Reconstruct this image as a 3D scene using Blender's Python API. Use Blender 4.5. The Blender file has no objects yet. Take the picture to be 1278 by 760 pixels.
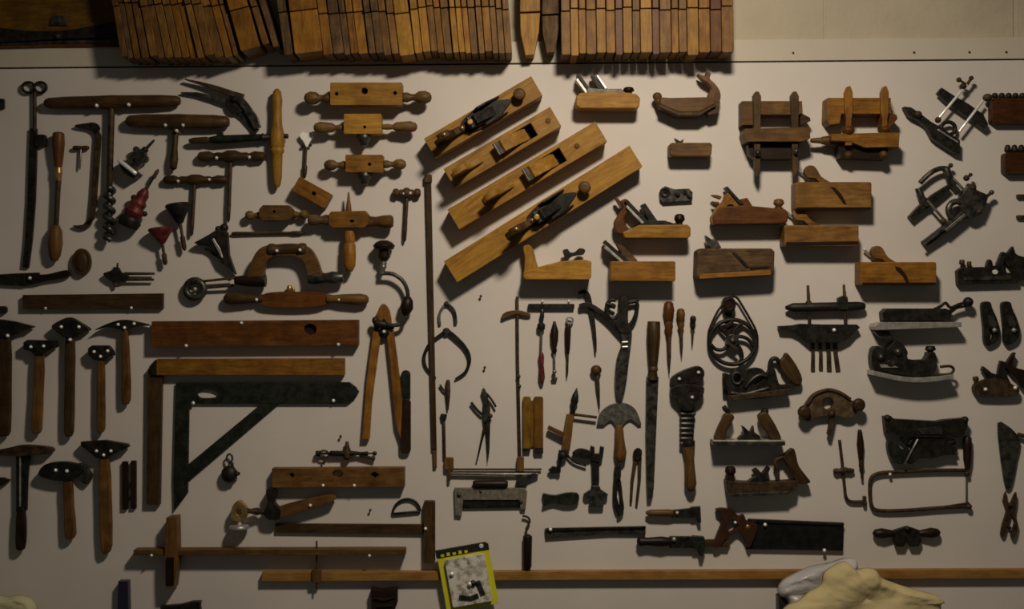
import bpy, bmesh, math, random
from mathutils import Vector, Matrix, geometry
random.seed(7)
SC = bpy.context.scene
COL = SC.collection
S = 0.002          # one unit of the drawing = 2 mm
DC = 1500.0        # camera distance from the board, in units
CX, CY = 639.0, 380.0

# ------------------------------------------------------------------ materials
def nodes(name):
    m = bpy.data.materials.new(name); m.use_nodes = True
    nt = m.node_tree; b = nt.nodes['Principled BSDF']
    return m, nt, b
def N(nt, t, **kw):
    n = nt.nodes.new(t)
    for k, v in kw.items():
        if k in n.inputs: n.inputs[k].default_value = v
        else: setattr(n, k, v)
    return n
_w = {}
def wood(c1, c2, ang=0, rough=0.55, key='wood', wear=0.5):
    """grain runs along ang (degrees, 0 = along x) on the board plane"""
    c1 = (c1[0] * .66, c1[1] * .60, c1[2] * .24); c2 = (c2[0] * .56, c2[1] * .48, c2[2] * .2)
    k = (c1, c2, ang, rough)
    if k in _w: return _w[k]
    m, nt, b = nodes('%s_%d' % (key, len(_w)))
    L = nt.links
    tc = N(nt, 'ShaderNodeTexCoord'); oi = N(nt, 'ShaderNodeObjectInfo')
    add = N(nt, 'ShaderNodeVectorMath', operation='ADD')
    mul = N(nt, 'ShaderNodeMath', operation='MULTIPLY'); mul.inputs[1].default_value = 9.0
    L.new(oi.outputs['Random'], mul.inputs[0])
    L.new(tc.outputs['Object'], add.inputs[0]); L.new(mul.outputs[0], add.inputs[1])
    mp = N(nt, 'ShaderNodeMapping'); mp.vector_type = 'TEXTURE'
    mp.inputs['Rotation'].default_value = (0, -math.radians(ang), 0)
    mp.inputs['Scale'].default_value = (9, 1, 1)
    L.new(add.outputs[0], mp.inputs['Vector'])
    n1 = N(nt, 'ShaderNodeTexNoise', Scale=120.0, Detail=5.0, Roughness=0.7, Distortion=0.8)
    L.new(mp.outputs[0], n1.inputs['Vector'])
    n2 = N(nt, 'ShaderNodeTexNoise', Scale=22.0, Detail=3.0, Roughness=0.6)
    L.new(add.outputs[0], n2.inputs['Vector'])
    r1 = N(nt, 'ShaderNodeValToRGB')
    r1.color_ramp.elements[0].position = 0.30; r1.color_ramp.elements[1].position = 0.68
    r1.color_ramp.elements[0].color = (*c2, 1); r1.color_ramp.elements[1].color = (*c1, 1)
    L.new(n1.outputs[0], r1.inputs[0])
    r2 = N(nt, 'ShaderNodeValToRGB')
    r2.color_ramp.elements[0].position = 0.34; r2.color_ramp.elements[1].position = 0.62
    g = 1 - wear * 0.75
    r2.color_ramp.elements[0].color = (g, g * .93, g * .85, 1); r2.color_ramp.elements[1].color = (1, 1, 1, 1)
    L.new(n2.outputs[0], r2.inputs[0])
    mx = N(nt, 'ShaderNodeMix', data_type='RGBA', blend_type='MULTIPLY'); mx.inputs[0].default_value = 1
    L.new(r1.outputs[0], mx.inputs[6]); L.new(r2.outputs[0], mx.inputs[7])
    hs = N(nt, 'ShaderNodeHueSaturation')
    mr = N(nt, 'ShaderNodeMapRange'); mr.inputs[3].default_value = 0.8; mr.inputs[4].default_value = 1.2
    L.new(oi.outputs['Random'], mr.inputs[0]); L.new(mr.outputs[0], hs.inputs['Value'])
    L.new(mx.outputs[2], hs.inputs['Color'])
    L.new(hs.outputs[0], b.inputs['Base Color'])
    b.inputs['Roughness'].default_value = rough; b.inputs['Specular IOR Level'].default_value = .22
    bp = N(nt, 'ShaderNodeBump', Strength=0.25, Distance=0.001)
    L.new(n1.outputs[0], bp.inputs['Height']); L.new(bp.outputs[0], b.inputs['Normal'])
    _w[k] = m
    return m
def metal(c1, c2, metallic=0.7, rough=0.42, key='metal', scale=60.0):
    k = (c1, c2, metallic, rough, key)
    if k in _w: return _w[k]
    m, nt, b = nodes(key); L = nt.links
    tc = N(nt, 'ShaderNodeTexCoord')
    n = N(nt, 'ShaderNodeTexNoise', Scale=scale, Detail=5.0, Roughness=0.65)
    L.new(tc.outputs['Object'], n.inputs['Vector'])
    r = N(nt, 'ShaderNodeValToRGB'); r.color_ramp.elements[0].position = .38; r.color_ramp.elements[1].position = .64
    r.color_ramp.elements[0].color = (*c1, 1); r.color_ramp.elements[1].color = (*c2, 1)
    L.new(n.outputs[0], r.inputs[0]); L.new(r.outputs[0], b.inputs['Base Color'])
    b.inputs['Metallic'].default_value = metallic; b.inputs['Specular IOR Level'].default_value = .25
    mr = N(nt, 'ShaderNodeMapRange'); mr.inputs[3].default_value = rough - .1; mr.inputs[4].default_value = rough + .15
    L.new(n.outputs[0], mr.inputs[0]); L.new(mr.outputs[0], b.inputs['Roughness'])
    bp = N(nt, 'ShaderNodeBump', Strength=0.3, Distance=0.0008)
    L.new(n.outputs[0], bp.inputs['Height']); L.new(bp.outputs[0], b.inputs['Normal'])
    _w[k] = m
    return m

def tan(a=0):   return wood((.42, .235, .13), (.19, .10, .06), a, .5, 'tan_wood', .5)
def pale(a=0):  return wood((.62, .37, .13), (.38, .19, .05), a, .5, 'pale_beech', .35)
def honey(a=0): return wood((.50, .26, .085), (.27, .115, .028), a, .5, 'honey_beech', .5)
def brown(a=0): return wood((.28, .155, .10), (.13, .068, .045), a, .5, 'brown_wood', .5)
def red(a=0):   return wood((.24, .10, .05), (.13, .046, .022), a, .45, 'red_wood', .5)
def dark(a=0):  return wood((.125, .078, .065), (.055, .032, .028), a, .5, 'dark_wood', .5)
def grey(a=0):  return wood((.26, .165, .16), (.085, .05, .05), a, .65, 'grey_old_wood', .7)
def black(a=0): return wood((.04, .022, .03), (.018, .01, .007), a, .45, 'blackened_wood', .5)
IRON  = metal((.010, .009, .008), (.030, .026, .021), .35, .45, 'dark_iron')
RUST  = metal((.030, .019, .010), (.085, .052, .026), .35, .55, 'rusted_iron')
STEEL = metal((.16, .15, .13), (.32, .30, .26), .75, .38, 'worn_steel')
BRITE = metal((.8, .78, .74), (.98, .96, .92), .35, .25, 'bright_steel')
BRASS = metal((.35, .22, .08), (.62, .42, .17), .8, .35, 'aged_brass')
GREEN = metal((.010, .012, .009), (.026, .030, .022), .25, .45, 'green_black_steel')
MAROON= metal((.07, .012, .012), (.17, .035, .03), .2, .45, 'maroon_paint')
GUN   = metal((.026, .026, .023), (.10, .095, .082), .6, .36, 'gunmetal')
NICK  = metal((.34, .33, .30), (.55, .53, .48), .6, .35, 'nickel_plate')

# ------------------------------------------------------------------ geometry (drawing units, x right, y down, z out of the board)
def sm(pts, n=4, closed=True):
    """smooth an outline by Catmull-Rom"""
    out = []; m = len(pts); dim = len(pts[0])
    rng = range(m) if closed else range(m - 1)
    for i in rng:
        if closed: p = [pts[(i + j - 1) % m] for j in range(4)]
        else: p = [pts[min(max(i + j - 1, 0), m - 1)] for j in range(4)]
        for q in range(n):
            t = q / n
            out.append(tuple(0.5 * ((2 * p[1][d]) + (-p[0][d] + p[2][d]) * t + (2 * p[0][d] - 5 * p[1][d] + 4 * p[2][d] - p[3][d]) * t * t
                       + (-p[0][d] + 3 * p[1][d] - 3 * p[2][d] + p[3][d]) * t ** 3) for d in range(dim)))
    if not closed: out.append(tuple(pts[-1]))
    return out
def _prism(loops, f):
    """loops of 2-D points; f(p, side) gives the 3-D point"""
    vs = [f(p, 0) for lp in loops for p in lp]; n = len(vs)
    vs += [f(p, 1) for lp in loops for p in lp]
    fs = []
    if len(loops) == 1:
        fs.append(list(range(n))[::-1]); fs.append([i + n for i in range(n)])
    else:
        tris = geometry.tessellate_polygon([[Vector((p[0], p[1], 0)) for p in lp] for lp in loops])
        for t in tris: fs.append(list(t)[::-1]); fs.append([i + n for i in t])
    o = 0
    for lp in loops:
        m = len(lp)
        for i in range(m):
            a, b_ = o + i, o + (i + 1) % m
            fs.append([a, b_, b_ + n, a + n])
        o += m
    return vs, fs, [False] * len(fs)
def P(pts, z0, z1, *holes):
    return _prism([pts] + list(holes), lambda p, s: (p[0], p[1], z1 if s else z0))
def PU(pts, v0, v1, *holes):           # outline in (x, z), extruded along y
    return _prism([pts] + list(holes), lambda p, s: (p[0], v1 if s else v0, p[1]))
def PV(pts, x0, x1, *holes):           # outline in (y, z), extruded along x
    return _prism([pts] + list(holes), lambda p, s: (x1 if s else x0, p[0], p[1]))
def rect(x0, y0, x1, y1): return [(x0, y0), (x1, y0), (x1, y1), (x0, y1)]
def R(x0, y0, x1, y1, z0, z1, *holes): return P(rect(x0, y0, x1, y1), z0, z1, *holes)
def rr(x0, y0, x1, y1, r, n=4):
    out = []
    for cx, cy, a0 in ((x1 - r, y0 + r, -90), (x1 - r, y1 - r, 0), (x0 + r, y1 - r, 90), (x0 + r, y0 + r, 180)):
        for i in range(n + 1):
            a = math.radians(a0 + 90 * i / n); out.append((cx + r * math.cos(a), cy + r * math.sin(a)))
    return out
def RR(x0, y0, x1, y1, z0, z1, r, *holes): return P(rr(x0, y0, x1, y1, r), z0, z1, *holes)
def rb(cx, cy, w, h, ang):
    c, s = math.cos(math.radians(ang)), math.sin(math.radians(ang))
    return [(cx + u * c + v * s, cy - u * s + v * c) for u, v in ((-w / 2, -h / 2), (w / 2, -h / 2), (w / 2, h / 2), (-w / 2, h / 2))]
def RB(cx, cy, w, h, ang, z0, z1): return P(rb(cx, cy, w, h, ang), z0, z1)
def el(cx, cy, rx, ry=None, n=20, a0=0, a1=360):
    ry = rx if ry is None else ry
    full = abs(a1 - a0) >= 360
    m = n if full else n + 1
    return [(cx + rx * math.cos(math.radians(a0 + (a1 - a0) * i / n)), cy - ry * math.sin(math.radians(a0 + (a1 - a0) * i / n))) for i in range(m)]
def E(cx, cy, rx, ry, z0, z1, *holes): return P(el(cx, cy, rx, ry), z0, z1, *holes)
def bar(pts, w, z0, z1):
    """flat strip along a 2-D path, w = width or list"""
    n = len(pts); ws = w if isinstance(w, (list, tuple)) else [w] * n
    a, b_ = [], []
    for i in range(n):
        p0 = pts[max(i - 1, 0)]; p1 = pts[min(i + 1, n - 1)]
        dx, dy = p1[0] - p0[0], p1[1] - p0[1]; L = math.hypot(dx, dy) or 1
        nx, ny = -dy / L, dx / L; h = ws[i] / 2
        a.append((pts[i][0] + nx * h, pts[i][1] + ny * h)); b_.append((pts[i][0] - nx * h, pts[i][1] - ny * h))
    return P(a + b_[::-1], z0, z1)
def TU(pts, r, n=12, closed=False):
    """round bar through 3-D points; r = radius or list"""
    m = len(pts); rs = r if isinstance(r, (list, tuple)) else [r] * m
    pv = [Vector(p) for p in pts]
    tang = []
    for i in range(m):
        if closed: t = pv[(i + 1) % m] - pv[i - 1]
        else:
            t = pv[min(i + 1, m - 1)] - pv[max(i - 1, 0)]
            if t.length < 1e-6: t = pv[-1] - pv[0]
        if t.length < 1e-6: t = Vector((0, 0, 1))
        tang.append(t.normalized())
    up = Vector((0, 0, 1)) if abs(tang[0].z) < .9 else Vector((1, 0, 0))
    vs, fs, ss = [], [], []
    for i in range(m):
        t = tang[i]
        up = up - t * up.dot(t)
        if up.length < 1e-4: up = Vector((1, 0, 0)) - t * t.x
        up.normalize(); sd = t.cross(up)
        for j in range(n):
            a = 2 * math.pi * j / n
            vs.append(tuple(pv[i] + (up * math.cos(a) + sd * math.sin(a)) * rs[i]))
    k = m if closed else m - 1
    for i in range(k):
        for j in range(n):
            i2 = (i + 1) % m
            fs.append([i * n + j, i * n + (j + 1) % n, i2 * n + (j + 1) % n, i2 * n + j]); ss.append(True)
    if not closed:
        fs.append(list(range(n))[::-1]); fs.append([(m - 1) * n + j for j in range(n)]); ss += [False, False]
    return vs, fs, ss
def LA(p0, p1, prof, n=16):
    """turned shape: prof = [(t along p0..p1, radius)]"""
    a, b_ = Vector(p0), Vector(p1); d = b_ - a; t = d.normalized()
    up = Vector((0, 0, 1)) if abs(t.z) < .9 else Vector((1, 0, 0))
    up = (up - t * up.dot(t)).normalized(); sd = t.cross(up)
    vs, fs, ss = [], [], []
    for tt, r in prof:
        c = a + d * tt
        for j in range(n):
            an = 2 * math.pi * j / n
            vs.append(tuple(c + (up * math.cos(an) + sd * math.sin(an)) * max(r, .05)))
    m = len(prof)
    for i in range(m - 1):
        for j in range(n):
            fs.append([i * n + j, i * n + (j + 1) % n, (i + 1) * n + (j + 1) % n, (i + 1) * n + j]); ss.append(True)
    fs.append(list(range(n))[::-1]); fs.append([(m - 1) * n + j for j in range(n)]); ss += [False, False]
    return vs, fs, ss
def SP(x, y, z, rx, ry=None, rz=None, n=14, m=8):
    ry = rx if ry is None else ry; rz = rx if rz is None else rz
    vs, fs = [], []
    for i in range(m + 1):
        th = math.pi * (i + .02 * (i == 0) - .02 * (i == m)) / m
        for j in range(n):
            a = 2 * math.pi * j / n
            vs.append((x + rx * math.sin(th) * math.cos(a), y + ry * math.sin(th) * math.sin(a), z + rz * math.cos(th)))
    for i in range(m):
        for j in range(n): fs.append([i * n + j, i * n + (j + 1) % n, (i + 1) * n + (j + 1) % n, (i + 1) * n + j])
    fs.append(list(range(n))[::-1]); fs.append([m * n + j for j in range(n)])
    return vs, fs, [True] * len(fs)
def TO(cx, cy, z, rx, ry, r, n=28, a0=0, a1=360):
    full = abs(a1 - a0) >= 360
    pts = [(p[0], p[1], z) for p in el(cx, cy, rx, ry, n, a0, a1)]
    return TU(pts, r, 8, closed=full)
def TW(p0, p1, r, turns, core=.35, wire=.42):
    """twisted auger bit: a core with a helical flute round it"""
    a, b_ = Vector(p0), Vector(p1); d = b_ - a; t = d.normalized()
    up = Vector((0, 0, 1)); up = (up - t * up.dot(t)).normalized(); sd = t.cross(up)
    out = [LA(p0, p1, [(0, r * core), (.93, r * core), (1, .3)], 8)]
    n = int(turns * 12)
    pts = []
    for i in range(n + 1):
        an = 2 * math.pi * turns * i / n
        c = a + d * (i / n * .95)
        pts.append(tuple(c + (up * math.cos(an) + sd * math.sin(an)) * r * .62))
    out.append(TU(pts, r * wire, 8))
    return out

# ------------------------------------------------------------------ things and parts
NTHINGS = [0]
class T:
    def __init__(s, name, label, cat, z=6, group=None, xf=None, kind=None):
        s.name, s.label, s.cat, s.z, s.group, s.kind = name, label, cat, z, group, kind
        s.xf = xf; s.parts = []
    SPLIT = {'thumb_screw', 'knob', 'screw_head', 'handle_cap', 'slot_shade', 'corner_knob', 'stop_pin', 'nut', 'tote_nut', 'hole_shade', 'rib',
             'tip', 'collar', 'crank', 'bright_part', 'tote_horns', 'rivet', 'link', 'cutter_nut', 'bit', 'thread', 'header_print', 'contents', 'clamp', 'peg'}
    SUB = {'tote_nut': 'tote', 'tote_tip': 'tote', 'tote_horns': 'tote', 'nut': 'lever_cap', 'hole_shade': 'body', 'thumb_screw': 'body', 'saw_nut': 'handle', 'ferrule': 'handle', 'cap_iron': 'blade',
           'lever_edge': 'lever_cap', 'handle_cap': 'handle', 'thread': 'shank', 'cutter_nut': 'stock', 'bubble': 'body', 'slot_shade': 'body', 'slot': 'body', 'header_print': 'header', 'contents': 'window',
           'bright_part': 'window', 'hang_hole': 'header', 'strike_button': 'body', 'scroll': 'body', 'rim_screw': 'rim', 'screw_head': 'body', 'adjuster': 'body', 'throat': 'body'}
    def p(s, name, mat, *shapes, parent=None, label=None, bev=0.5, kind=None):
        if name in s.SPLIT and len(shapes) > 1:
            for q in shapes: r = s.p(name, mat, q, parent=parent, label=label, bev=bev, kind=kind)
            return r
        sh = []
        for x in shapes:
            if isinstance(x, list): sh += x
            else: sh.append(x)
        s.parts.append([name, mat, s.loc(sh), parent, label, bev, kind]); return len(s.parts) - 1
    def loc(s, sh):
        if not s.xf: return sh
        cx, cy, ang = s.xf[:3]; c, sn = math.cos(math.radians(ang)), math.sin(math.radians(ang))
        return [([(cx + u * c + v * sn, cy - u * sn + v * c, z) for u, v, z in vs], fs, ss) for vs, fs, ss in sh]
    def end(s):
        k = (DC - s.z) / DC
        cv = lambda p: Vector(((p[0] - CX) * k * S, -p[2] * S, (CY - p[1]) * k * S))
        allv = [cv(v) for pt in s.parts for sh in pt[2] for v in sh[0]]
        ox = (min(v.x for v in allv) + max(v.x for v in allv)) / 2
        oz = min(v.z for v in allv)
        org = Vector((ox, 0, oz))
        single = len(s.parts) == 1
        root = None
        if not single:
            root = bpy.data.objects.new(s.name, None); COL.objects.link(root); root.location = org
            root.empty_display_size = .01
        objs = []
        for name, mat, shapes, parent, label, bev, kind in s.parts:
            vs, fs, ss = [], [], []
            for sv, sf, sss in shapes:
                o = len(vs); vs += [cv(v) - org for v in sv]; fs += [[i + o for i in f] for f in sf]; ss += sss
            nm = s.name if single else name
            me = bpy.data.meshes.new(nm); me.from_pydata([tuple(v) for v in vs], [], fs)
            bm = bmesh.new(); bm.from_mesh(me)
            for f, q in zip(bm.faces, ss): f.smooth = q
            bmesh.ops.recalc_face_normals(bm, faces=bm.faces[:]); bm.to_mesh(me); bm.free()
            me.materials.append(mat)
            ob = bpy.data.objects.new(nm, me); COL.objects.link(ob)
            if bev:
                md = ob.modifiers.new('edge', 'BEVEL'); md.width = bev * S; md.segments = 2
                md.limit_method = 'ANGLE'; md.angle_limit = math.radians(40); md.use_clamp_overlap = True
            if single: root = ob; ob.location = org
            else: ob.parent = root
            if label and not single: ob['label'] = label
            if kind: ob['kind'] = kind
            objs.append(ob)
        if not single:
            for q, ob in zip(s.parts, objs):
                tgt = s.SUB.get(q[0])
                if tgt:
                    cand = [o for w_, o in zip(s.parts, objs) if w_[0] == tgt]
                    if cand: ob.parent = cand[0]
        if s.kind: root['kind'] = s.kind
        else:
            root['label'] = s.label; root['category'] = s.cat; NTHINGS[0] += 1
        if s.group: root['group'] = s.group
        return root
def screws(desc, pts, z=8, r=1.7, z0=0):
    r *= 1.25
    """round-headed screws a tool hangs on"""
    g = 'screws holding ' + desc
    for i, (x, y) in enumerate(pts):
        t = T('screw', ('bright round-headed screw holding ' + desc) if len(pts) == 1 else
              ('one of the bright round-headed screws holding ' + desc), 'screw', z, group=g if len(pts) > 1 else None)
        t.p('screw', BRITE, LA((x, y, z0), (x, y, z + 1.5), [(0, r * .5), (.75, r * .5), (.76, r * 1.05), (.9, r * .95), (1, r * .4)], 10), bev=0)
        t.end()
AMB = .036; PW = 26.0; EXPO = 0.0; LSIZE = .22
LAMP = (800, -165, 670); AIM = (760, 1900, 0)
# ================================================================== SETTING
def struct(name, mat, *sh, bev=0.0):
    t = T(name, None, None, 0, kind='structure'); t.p(name, mat, *sh, bev=bev); return t.end()
def paint(name, c, bump, scale, rough=.6, blot=.12, streak=None):
    m, nt, b = nodes(name); L = nt.links
    tc = N(nt, 'ShaderNodeTexCoord')
    n = N(nt, 'ShaderNodeTexNoise', Scale=scale, Detail=6.0, Roughness=.6); L.new(tc.outputs['Object'], n.inputs['Vector'])
    n2 = N(nt, 'ShaderNodeTexNoise', Scale=3.2, Detail=4.0, Roughness=.55); L.new(tc.outputs['Object'], n2.inputs['Vector'])
    r = N(nt, 'ShaderNodeValToRGB'); r.color_ramp.elements[0].position = .3; r.color_ramp.elements[1].position = .7
    r.color_ramp.elements[0].color = (*[q * (1 - blot) for q in c], 1); r.color_ramp.elements[1].color = (*c, 1)
    L.new(n2.outputs[0], r.inputs[0]); L.new(r.outputs[0], b.inputs['Base Color'])
    b.inputs['Roughness'].default_value = rough
    bp = N(nt, 'ShaderNodeBump', Strength=bump, Distance=.004); L.new(n.outputs[0], bp.inputs['Height'])
    L.new(bp.outputs[0], b.inputs['Normal'])
    return m
BOARD = paint('painted_board', (.68, .625, .575), .05, 40)
STRIP = paint('painted_strip', (.585, .525, .43), .08, 60)
BLOCK = paint('painted_block', (.545, .475, .355), 1.0, 16, .75, .22)
DARKG = metal((.012, .010, .008), (.03, .025, .02), 0, .8, 'dark_gap')
# painted tool board: a thin sheet whose top edge runs from (0,85) to (1278,74)
def ln(x): return 85 - x * 11 / 1278
struct('wall_front', BOARD, P([(-260, ln(-260) + 1.2), (1540, ln(1540) + 1.2), (1540, 1010), (-260, 1010)], -6, 0))
struct('trim_1', STRIP, P([(-260, 60), (1540, 44), (1540, ln(1540) - 1.2), (-260, ln(-260) - 1.2)], -7, -.6))
struct('trim_2', DARKG, P([(-260, ln(-260) - 4), (1540, ln(1540) - 4), (1540, ln(1540) + 4), (-260, ln(-260) + 4)], -12, -5))
# block wall behind, in courses
bl = []
for (x0, x1) in ((-260, 130), (134, 420), (424, 780), (784, 1030.5), (1033.5, 1269), (1272, 1540)):
    bl.append(P([(x0, -200), (x1, -200), (x1, 66), (x0, 66)], -20, -10))
bl.append(R(-260, -200, 1540, 66, -30, -11.5))
struct('wall_back', BLOCK, *bl, bev=.8)

for i, (x, y) in enumerate(((990, 66), (1141, 65.5), (1210, 65), (1256, 65))):
    t = T('nail', 'small nail head in the upper trim strip, ' + ('first from the left', 'second from the left', 'third from the left', 'rightmost of the four')[i], 'nail', 0, group='nail heads along the upper trim strip')
    t.p('nail', RUST, LA((x, y, -2), (x, y, .8), [(0, .6), (.6, .6), (.61, 1.5), (1, 1.2)], 8), bev=0); t.end()

# ================================================================== top left corner: curved wooden board and straight iron
t = T('curved_board', 'dark brown wooden board with a curved black lower rim at the upper left corner', 'board', 10)
bt = [(-80, 29), (0, 36), (40, 39.5), (72, 40), (100, 36), (134, 28)]
t.p('board', wood((.22, .13, .035), (.13, .065, .018), 0, .5), P([(-80, -70), (150, -70)] + sm([(150, 25), (134, 28), (100, 35), (72, 38.5), (40, 38.5), (0, 35), (-80, 28)], 4, False), 2, 9))
t.p('rim', IRON, P(sm([(-80, 28), (0, 35), (40, 38.5), (72, 38.5), (100, 35), (134, 28), (150, 25)], 4, False) + sm([(150, 46), (72, 48), (40, 50), (0, 52), (-80, 54)], 4, False), 1, 8), label='black curved lower rim')
t.p('cleat', GUN, P([(66, 20), (80, 20), (84, 32), (62, 32)], 9, 12), LA((72, 45, 4), (72, 45, 12), [(0, 3), (.8, 3), (1, 2)]))
t.end()
t = T('straight_edge', 'thin grey and dark red strip under the curved board at upper left', 'strip', 4)
t.p('strip', GUN, P([(-80, 56), (20, 51.5), (140, 49), (150, 49), (150, 54), (60, 55), (-80, 60)], 0, 4), label='grey metal upper strip')
t.p('lower_strip', red(), P([(-80, 60), (60, 55), (150, 54), (150, 58), (60, 58.5), (-80, 62)], 0, 3), label='dark red lower strip'); t.end()

# ================================================================== row of moulding planes along the top
def hang_plane(x, w, bot, tilt, mat, step, zf, label):
    """moulding plane hung upright, toe down; x = left edge at the bottom"""
    zf = zf
    a = math.radians(tilt)
    t = T('moulding_plane', label, 'plane', zf, group='wooden moulding planes hung along the top')
    t.xf = (x, bot, 0)
    dx = math.tan(a)
    def q(u, v): return (u * math.cos(a) + v * math.sin(a), -u * math.sin(a) + v * math.cos(a))
    h = bot + 48
    c = min(2.2, w * .2)
    body = [q(c * .4, 0), q(w - c * .4, 0), q(w, -c), q(w, -(bot - step)), q(0, -(bot - step)), q(0, -c)]
    t.p('body', mat, P(body, 1, zf))
    g = min(w * .28, 4)
    grip = [q(.4, -(bot - step) - .8), q(w - .4, -(bot - step) - .8), q(w - .4, -h), q(.4, -h)]
    t.p('grip', mat, P(grip, 1, zf + 2.5))
    return t.end()
def cols(x0, x1, pal, wmin, wmax, fbot, ftilt, desc, fstep=lambda x: 12, nar=()):
    x = x0; i = 0
    while x < x1 - wmin * .6:
        w = random.uniform(wmin, wmax)
        if x1 - x - w < wmin: w = x1 - x
        w = min(w, x1 - x)
        m = random.choice(pal)
        kind = {id(pale(90)): 'pale', id(honey(90)): 'honey brown', id(tan(90)): 'tan', id(brown(90)): 'dark brown', id(red(90)): 'reddish brown', id(grey(90)): 'greyish'}.get(id(m), 'brown')
        zf = random.uniform(44, 50)
        items.append((x, w - .5, fbot(x) + random.uniform(-2.2, 2.2), ftilt(x), m, fstep(x) + random.uniform(-3, 3), zf, kind, desc))
        x += w; i += 1
items = []
p, h, b, d, r_, g_ = pale(90), honey(90), tan(90), brown(90), red(90), grey(90)
cols(151, 299, [b, d, b, b, g_, h, h], 7, 13, lambda x: 75 - (x - 150) * .012, lambda x: 9 + (x - 150) * .045, 'leaning at the left end of the top row', lambda x: 6)  # darker woods put the lamp's falloff at this end into the colour
items.append((300.5, 26, 66, 15.5, honey(90), 13, 50, 'wide honey brown', 'just left of the kink in the top row'))
items.append((328, 9, 58, 17, tan(90), 8, 48, 'short tan', 'beside the wide leaning plane'))
items.append((341, 8, 61, 17, grey(90), -4, 47, 'short greyish', 'beside the wide leaning plane'))
items.append((355, 11, 71, 8, grey(90), 16, 47, 'greyish', 'first after the kink in the top row'))
items.append((368, 35, 69.5, 7, honey(90), 15, 49, 'widest honey brown', 'right of the kink in the top row'))
cols(404, 518, [h, b, h, g_, b, p], 8, 14, lambda x: 70, lambda x: 7, 'in the middle stretch of the top row', lambda x: 17)
cols(518, 640, [h, b, p, p, b, h], 7, 11, lambda x: 67.5, lambda x: 6.2 - (x - 518) * .02, 'left of the two loose tapered planes', lambda x: 10)
cols(701, 800, [p, h, p, b, h, p, r_], 8, 13, lambda x: 69.5, lambda x: 1.0, 'right of the two loose tapered planes', lambda x: 12)
cols(800, 917, [p, h, p, b, h, p, r_], 9, 15, lambda x: 69, lambda x: 1.0, 'near the right end of the top row', lambda x: 11)
ORD = 'zero first second third fourth fifth sixth seventh eighth ninth tenth eleventh twelfth thirteenth fourteenth fifteenth sixteenth seventeenth eighteenth nineteenth twentieth'.split()
segs = [[i for i in items if i[0] < 350], [i for i in items if 350 < i[0] < 645], [i for i in items if i[0] > 700]]
ends = [('right of the left end of the top row', 'left of the kink in the top row'),
        ('right of the kink in the top row', 'left of the loose tapered pair'),
        ('right of the loose tapered pair', 'left of the right end of the top row')]
for sg, (ea, eb) in zip(segs, ends):
    n = len(sg)
    for i, it in enumerate(sg):
        w = '%s plane %s' % ((ORD[i + 1], ea) if i < (n + 1) // 2 else (ORD[n - i], eb))
        it = (it[0], it[1] * math.cos(math.radians(it[3])) - (.9 if it[0] < 350 else .3), it[2] - 2) + it[3:]
        hang_plane(*it[:7], '%s wooden moulding plane, %s' % (it[7], w))
for x, w, bot, st, m, nm in ((648, 26, 69, 17, pale(90), 'pale tapered wooden plane hanging alone in the gap, left of its greyer twin'), (675.5, 23, 66, 20, grey(90), 'greyish tapered wooden plane hanging in the gap, right of the pale one')):
    t = T('moulding_plane', nm, 'plane', 26, group='wooden moulding planes hung along the top')
    t.p('body', m, P([(x + 1, st), (x + w, st - 1), (x + w - 1.5, 40), (x + w * .72, bot - 1), (x + w * .3, bot), (x + 2, 42)], 1, 26))
    t.p('grip', m, P([(x + 1, st - 1.3), (x + w, st - 2.3), (x + w - 1, -48), (x + 2, -48)], 1, 30))
    t.end()
# ================================================================== LEFT: augers, gimlets, long irons
t = T('long_scraper_iron', 'long dark iron bar with a double-ring handle at the far upper left', 'tool', 6)
t.p('ring_handle', IRON, TO(35, 109, 5, 7.5, 6.5, 1.9), TO(50, 109, 5, 7.5, 6.5, 1.9))
t.p('rod', RUST, TU([(43, 114, 5), (43, 164, 5)], 2.3))
t.p('blade', IRON, bar([(41, 160), (40, 200), (38.5, 250), (35, 300), (31, 334)], [9, 10, 10, 9, 8], 1, 5))
t.p('side_lug', IRON, RR(44, 168, 57, 183, 1, 8, 2.5)); t.end()

t = T('push_drill', 'long turned tool with a wooden grip at both ends, right of the ringed iron bar', 'tool', 9)
t.p('upper_grip', red(90), LA((73, 165, 9), (73, 210, 9), [(0, 5), (.04, 7), (.3, 7.6), (.7, 6), (1, 4)]))
t.p('ferrule', BRASS, LA((73, 209, 9), (73, 226, 9), [(0, 4.5), (.3, 4.5), (.4, 5.2), (.6, 4), (1, 3.8)]))
t.p('shaft', RUST, LA((73, 224, 9), (70, 284, 9), [(0, 3.6), (.2, 3.2), (1, 3)]))
t.p('lower_grip', brown(90), LA((70, 281, 9), (68, 326, 9), [(0, 4), (.15, 7.5), (.5, 9), (.85, 7), (1, 3.5)])); t.end()

t = T('gimlet', 'tiny t-handled gimlet between the push drill and the hooked iron', 'gimlet', 5)
t.p('handle', dark(), LA((91, 184.5, 5), (111, 184.5, 5), [(0, 2), (.15, 3), (.5, 2.4), (.85, 3), (1, 2)]))
t.p('shaft', STEEL, LA((101, 185, 5), (99.5, 212, 5), [(0, 1.4), (.9, 1.2), (1, .3)])); t.end()

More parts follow.
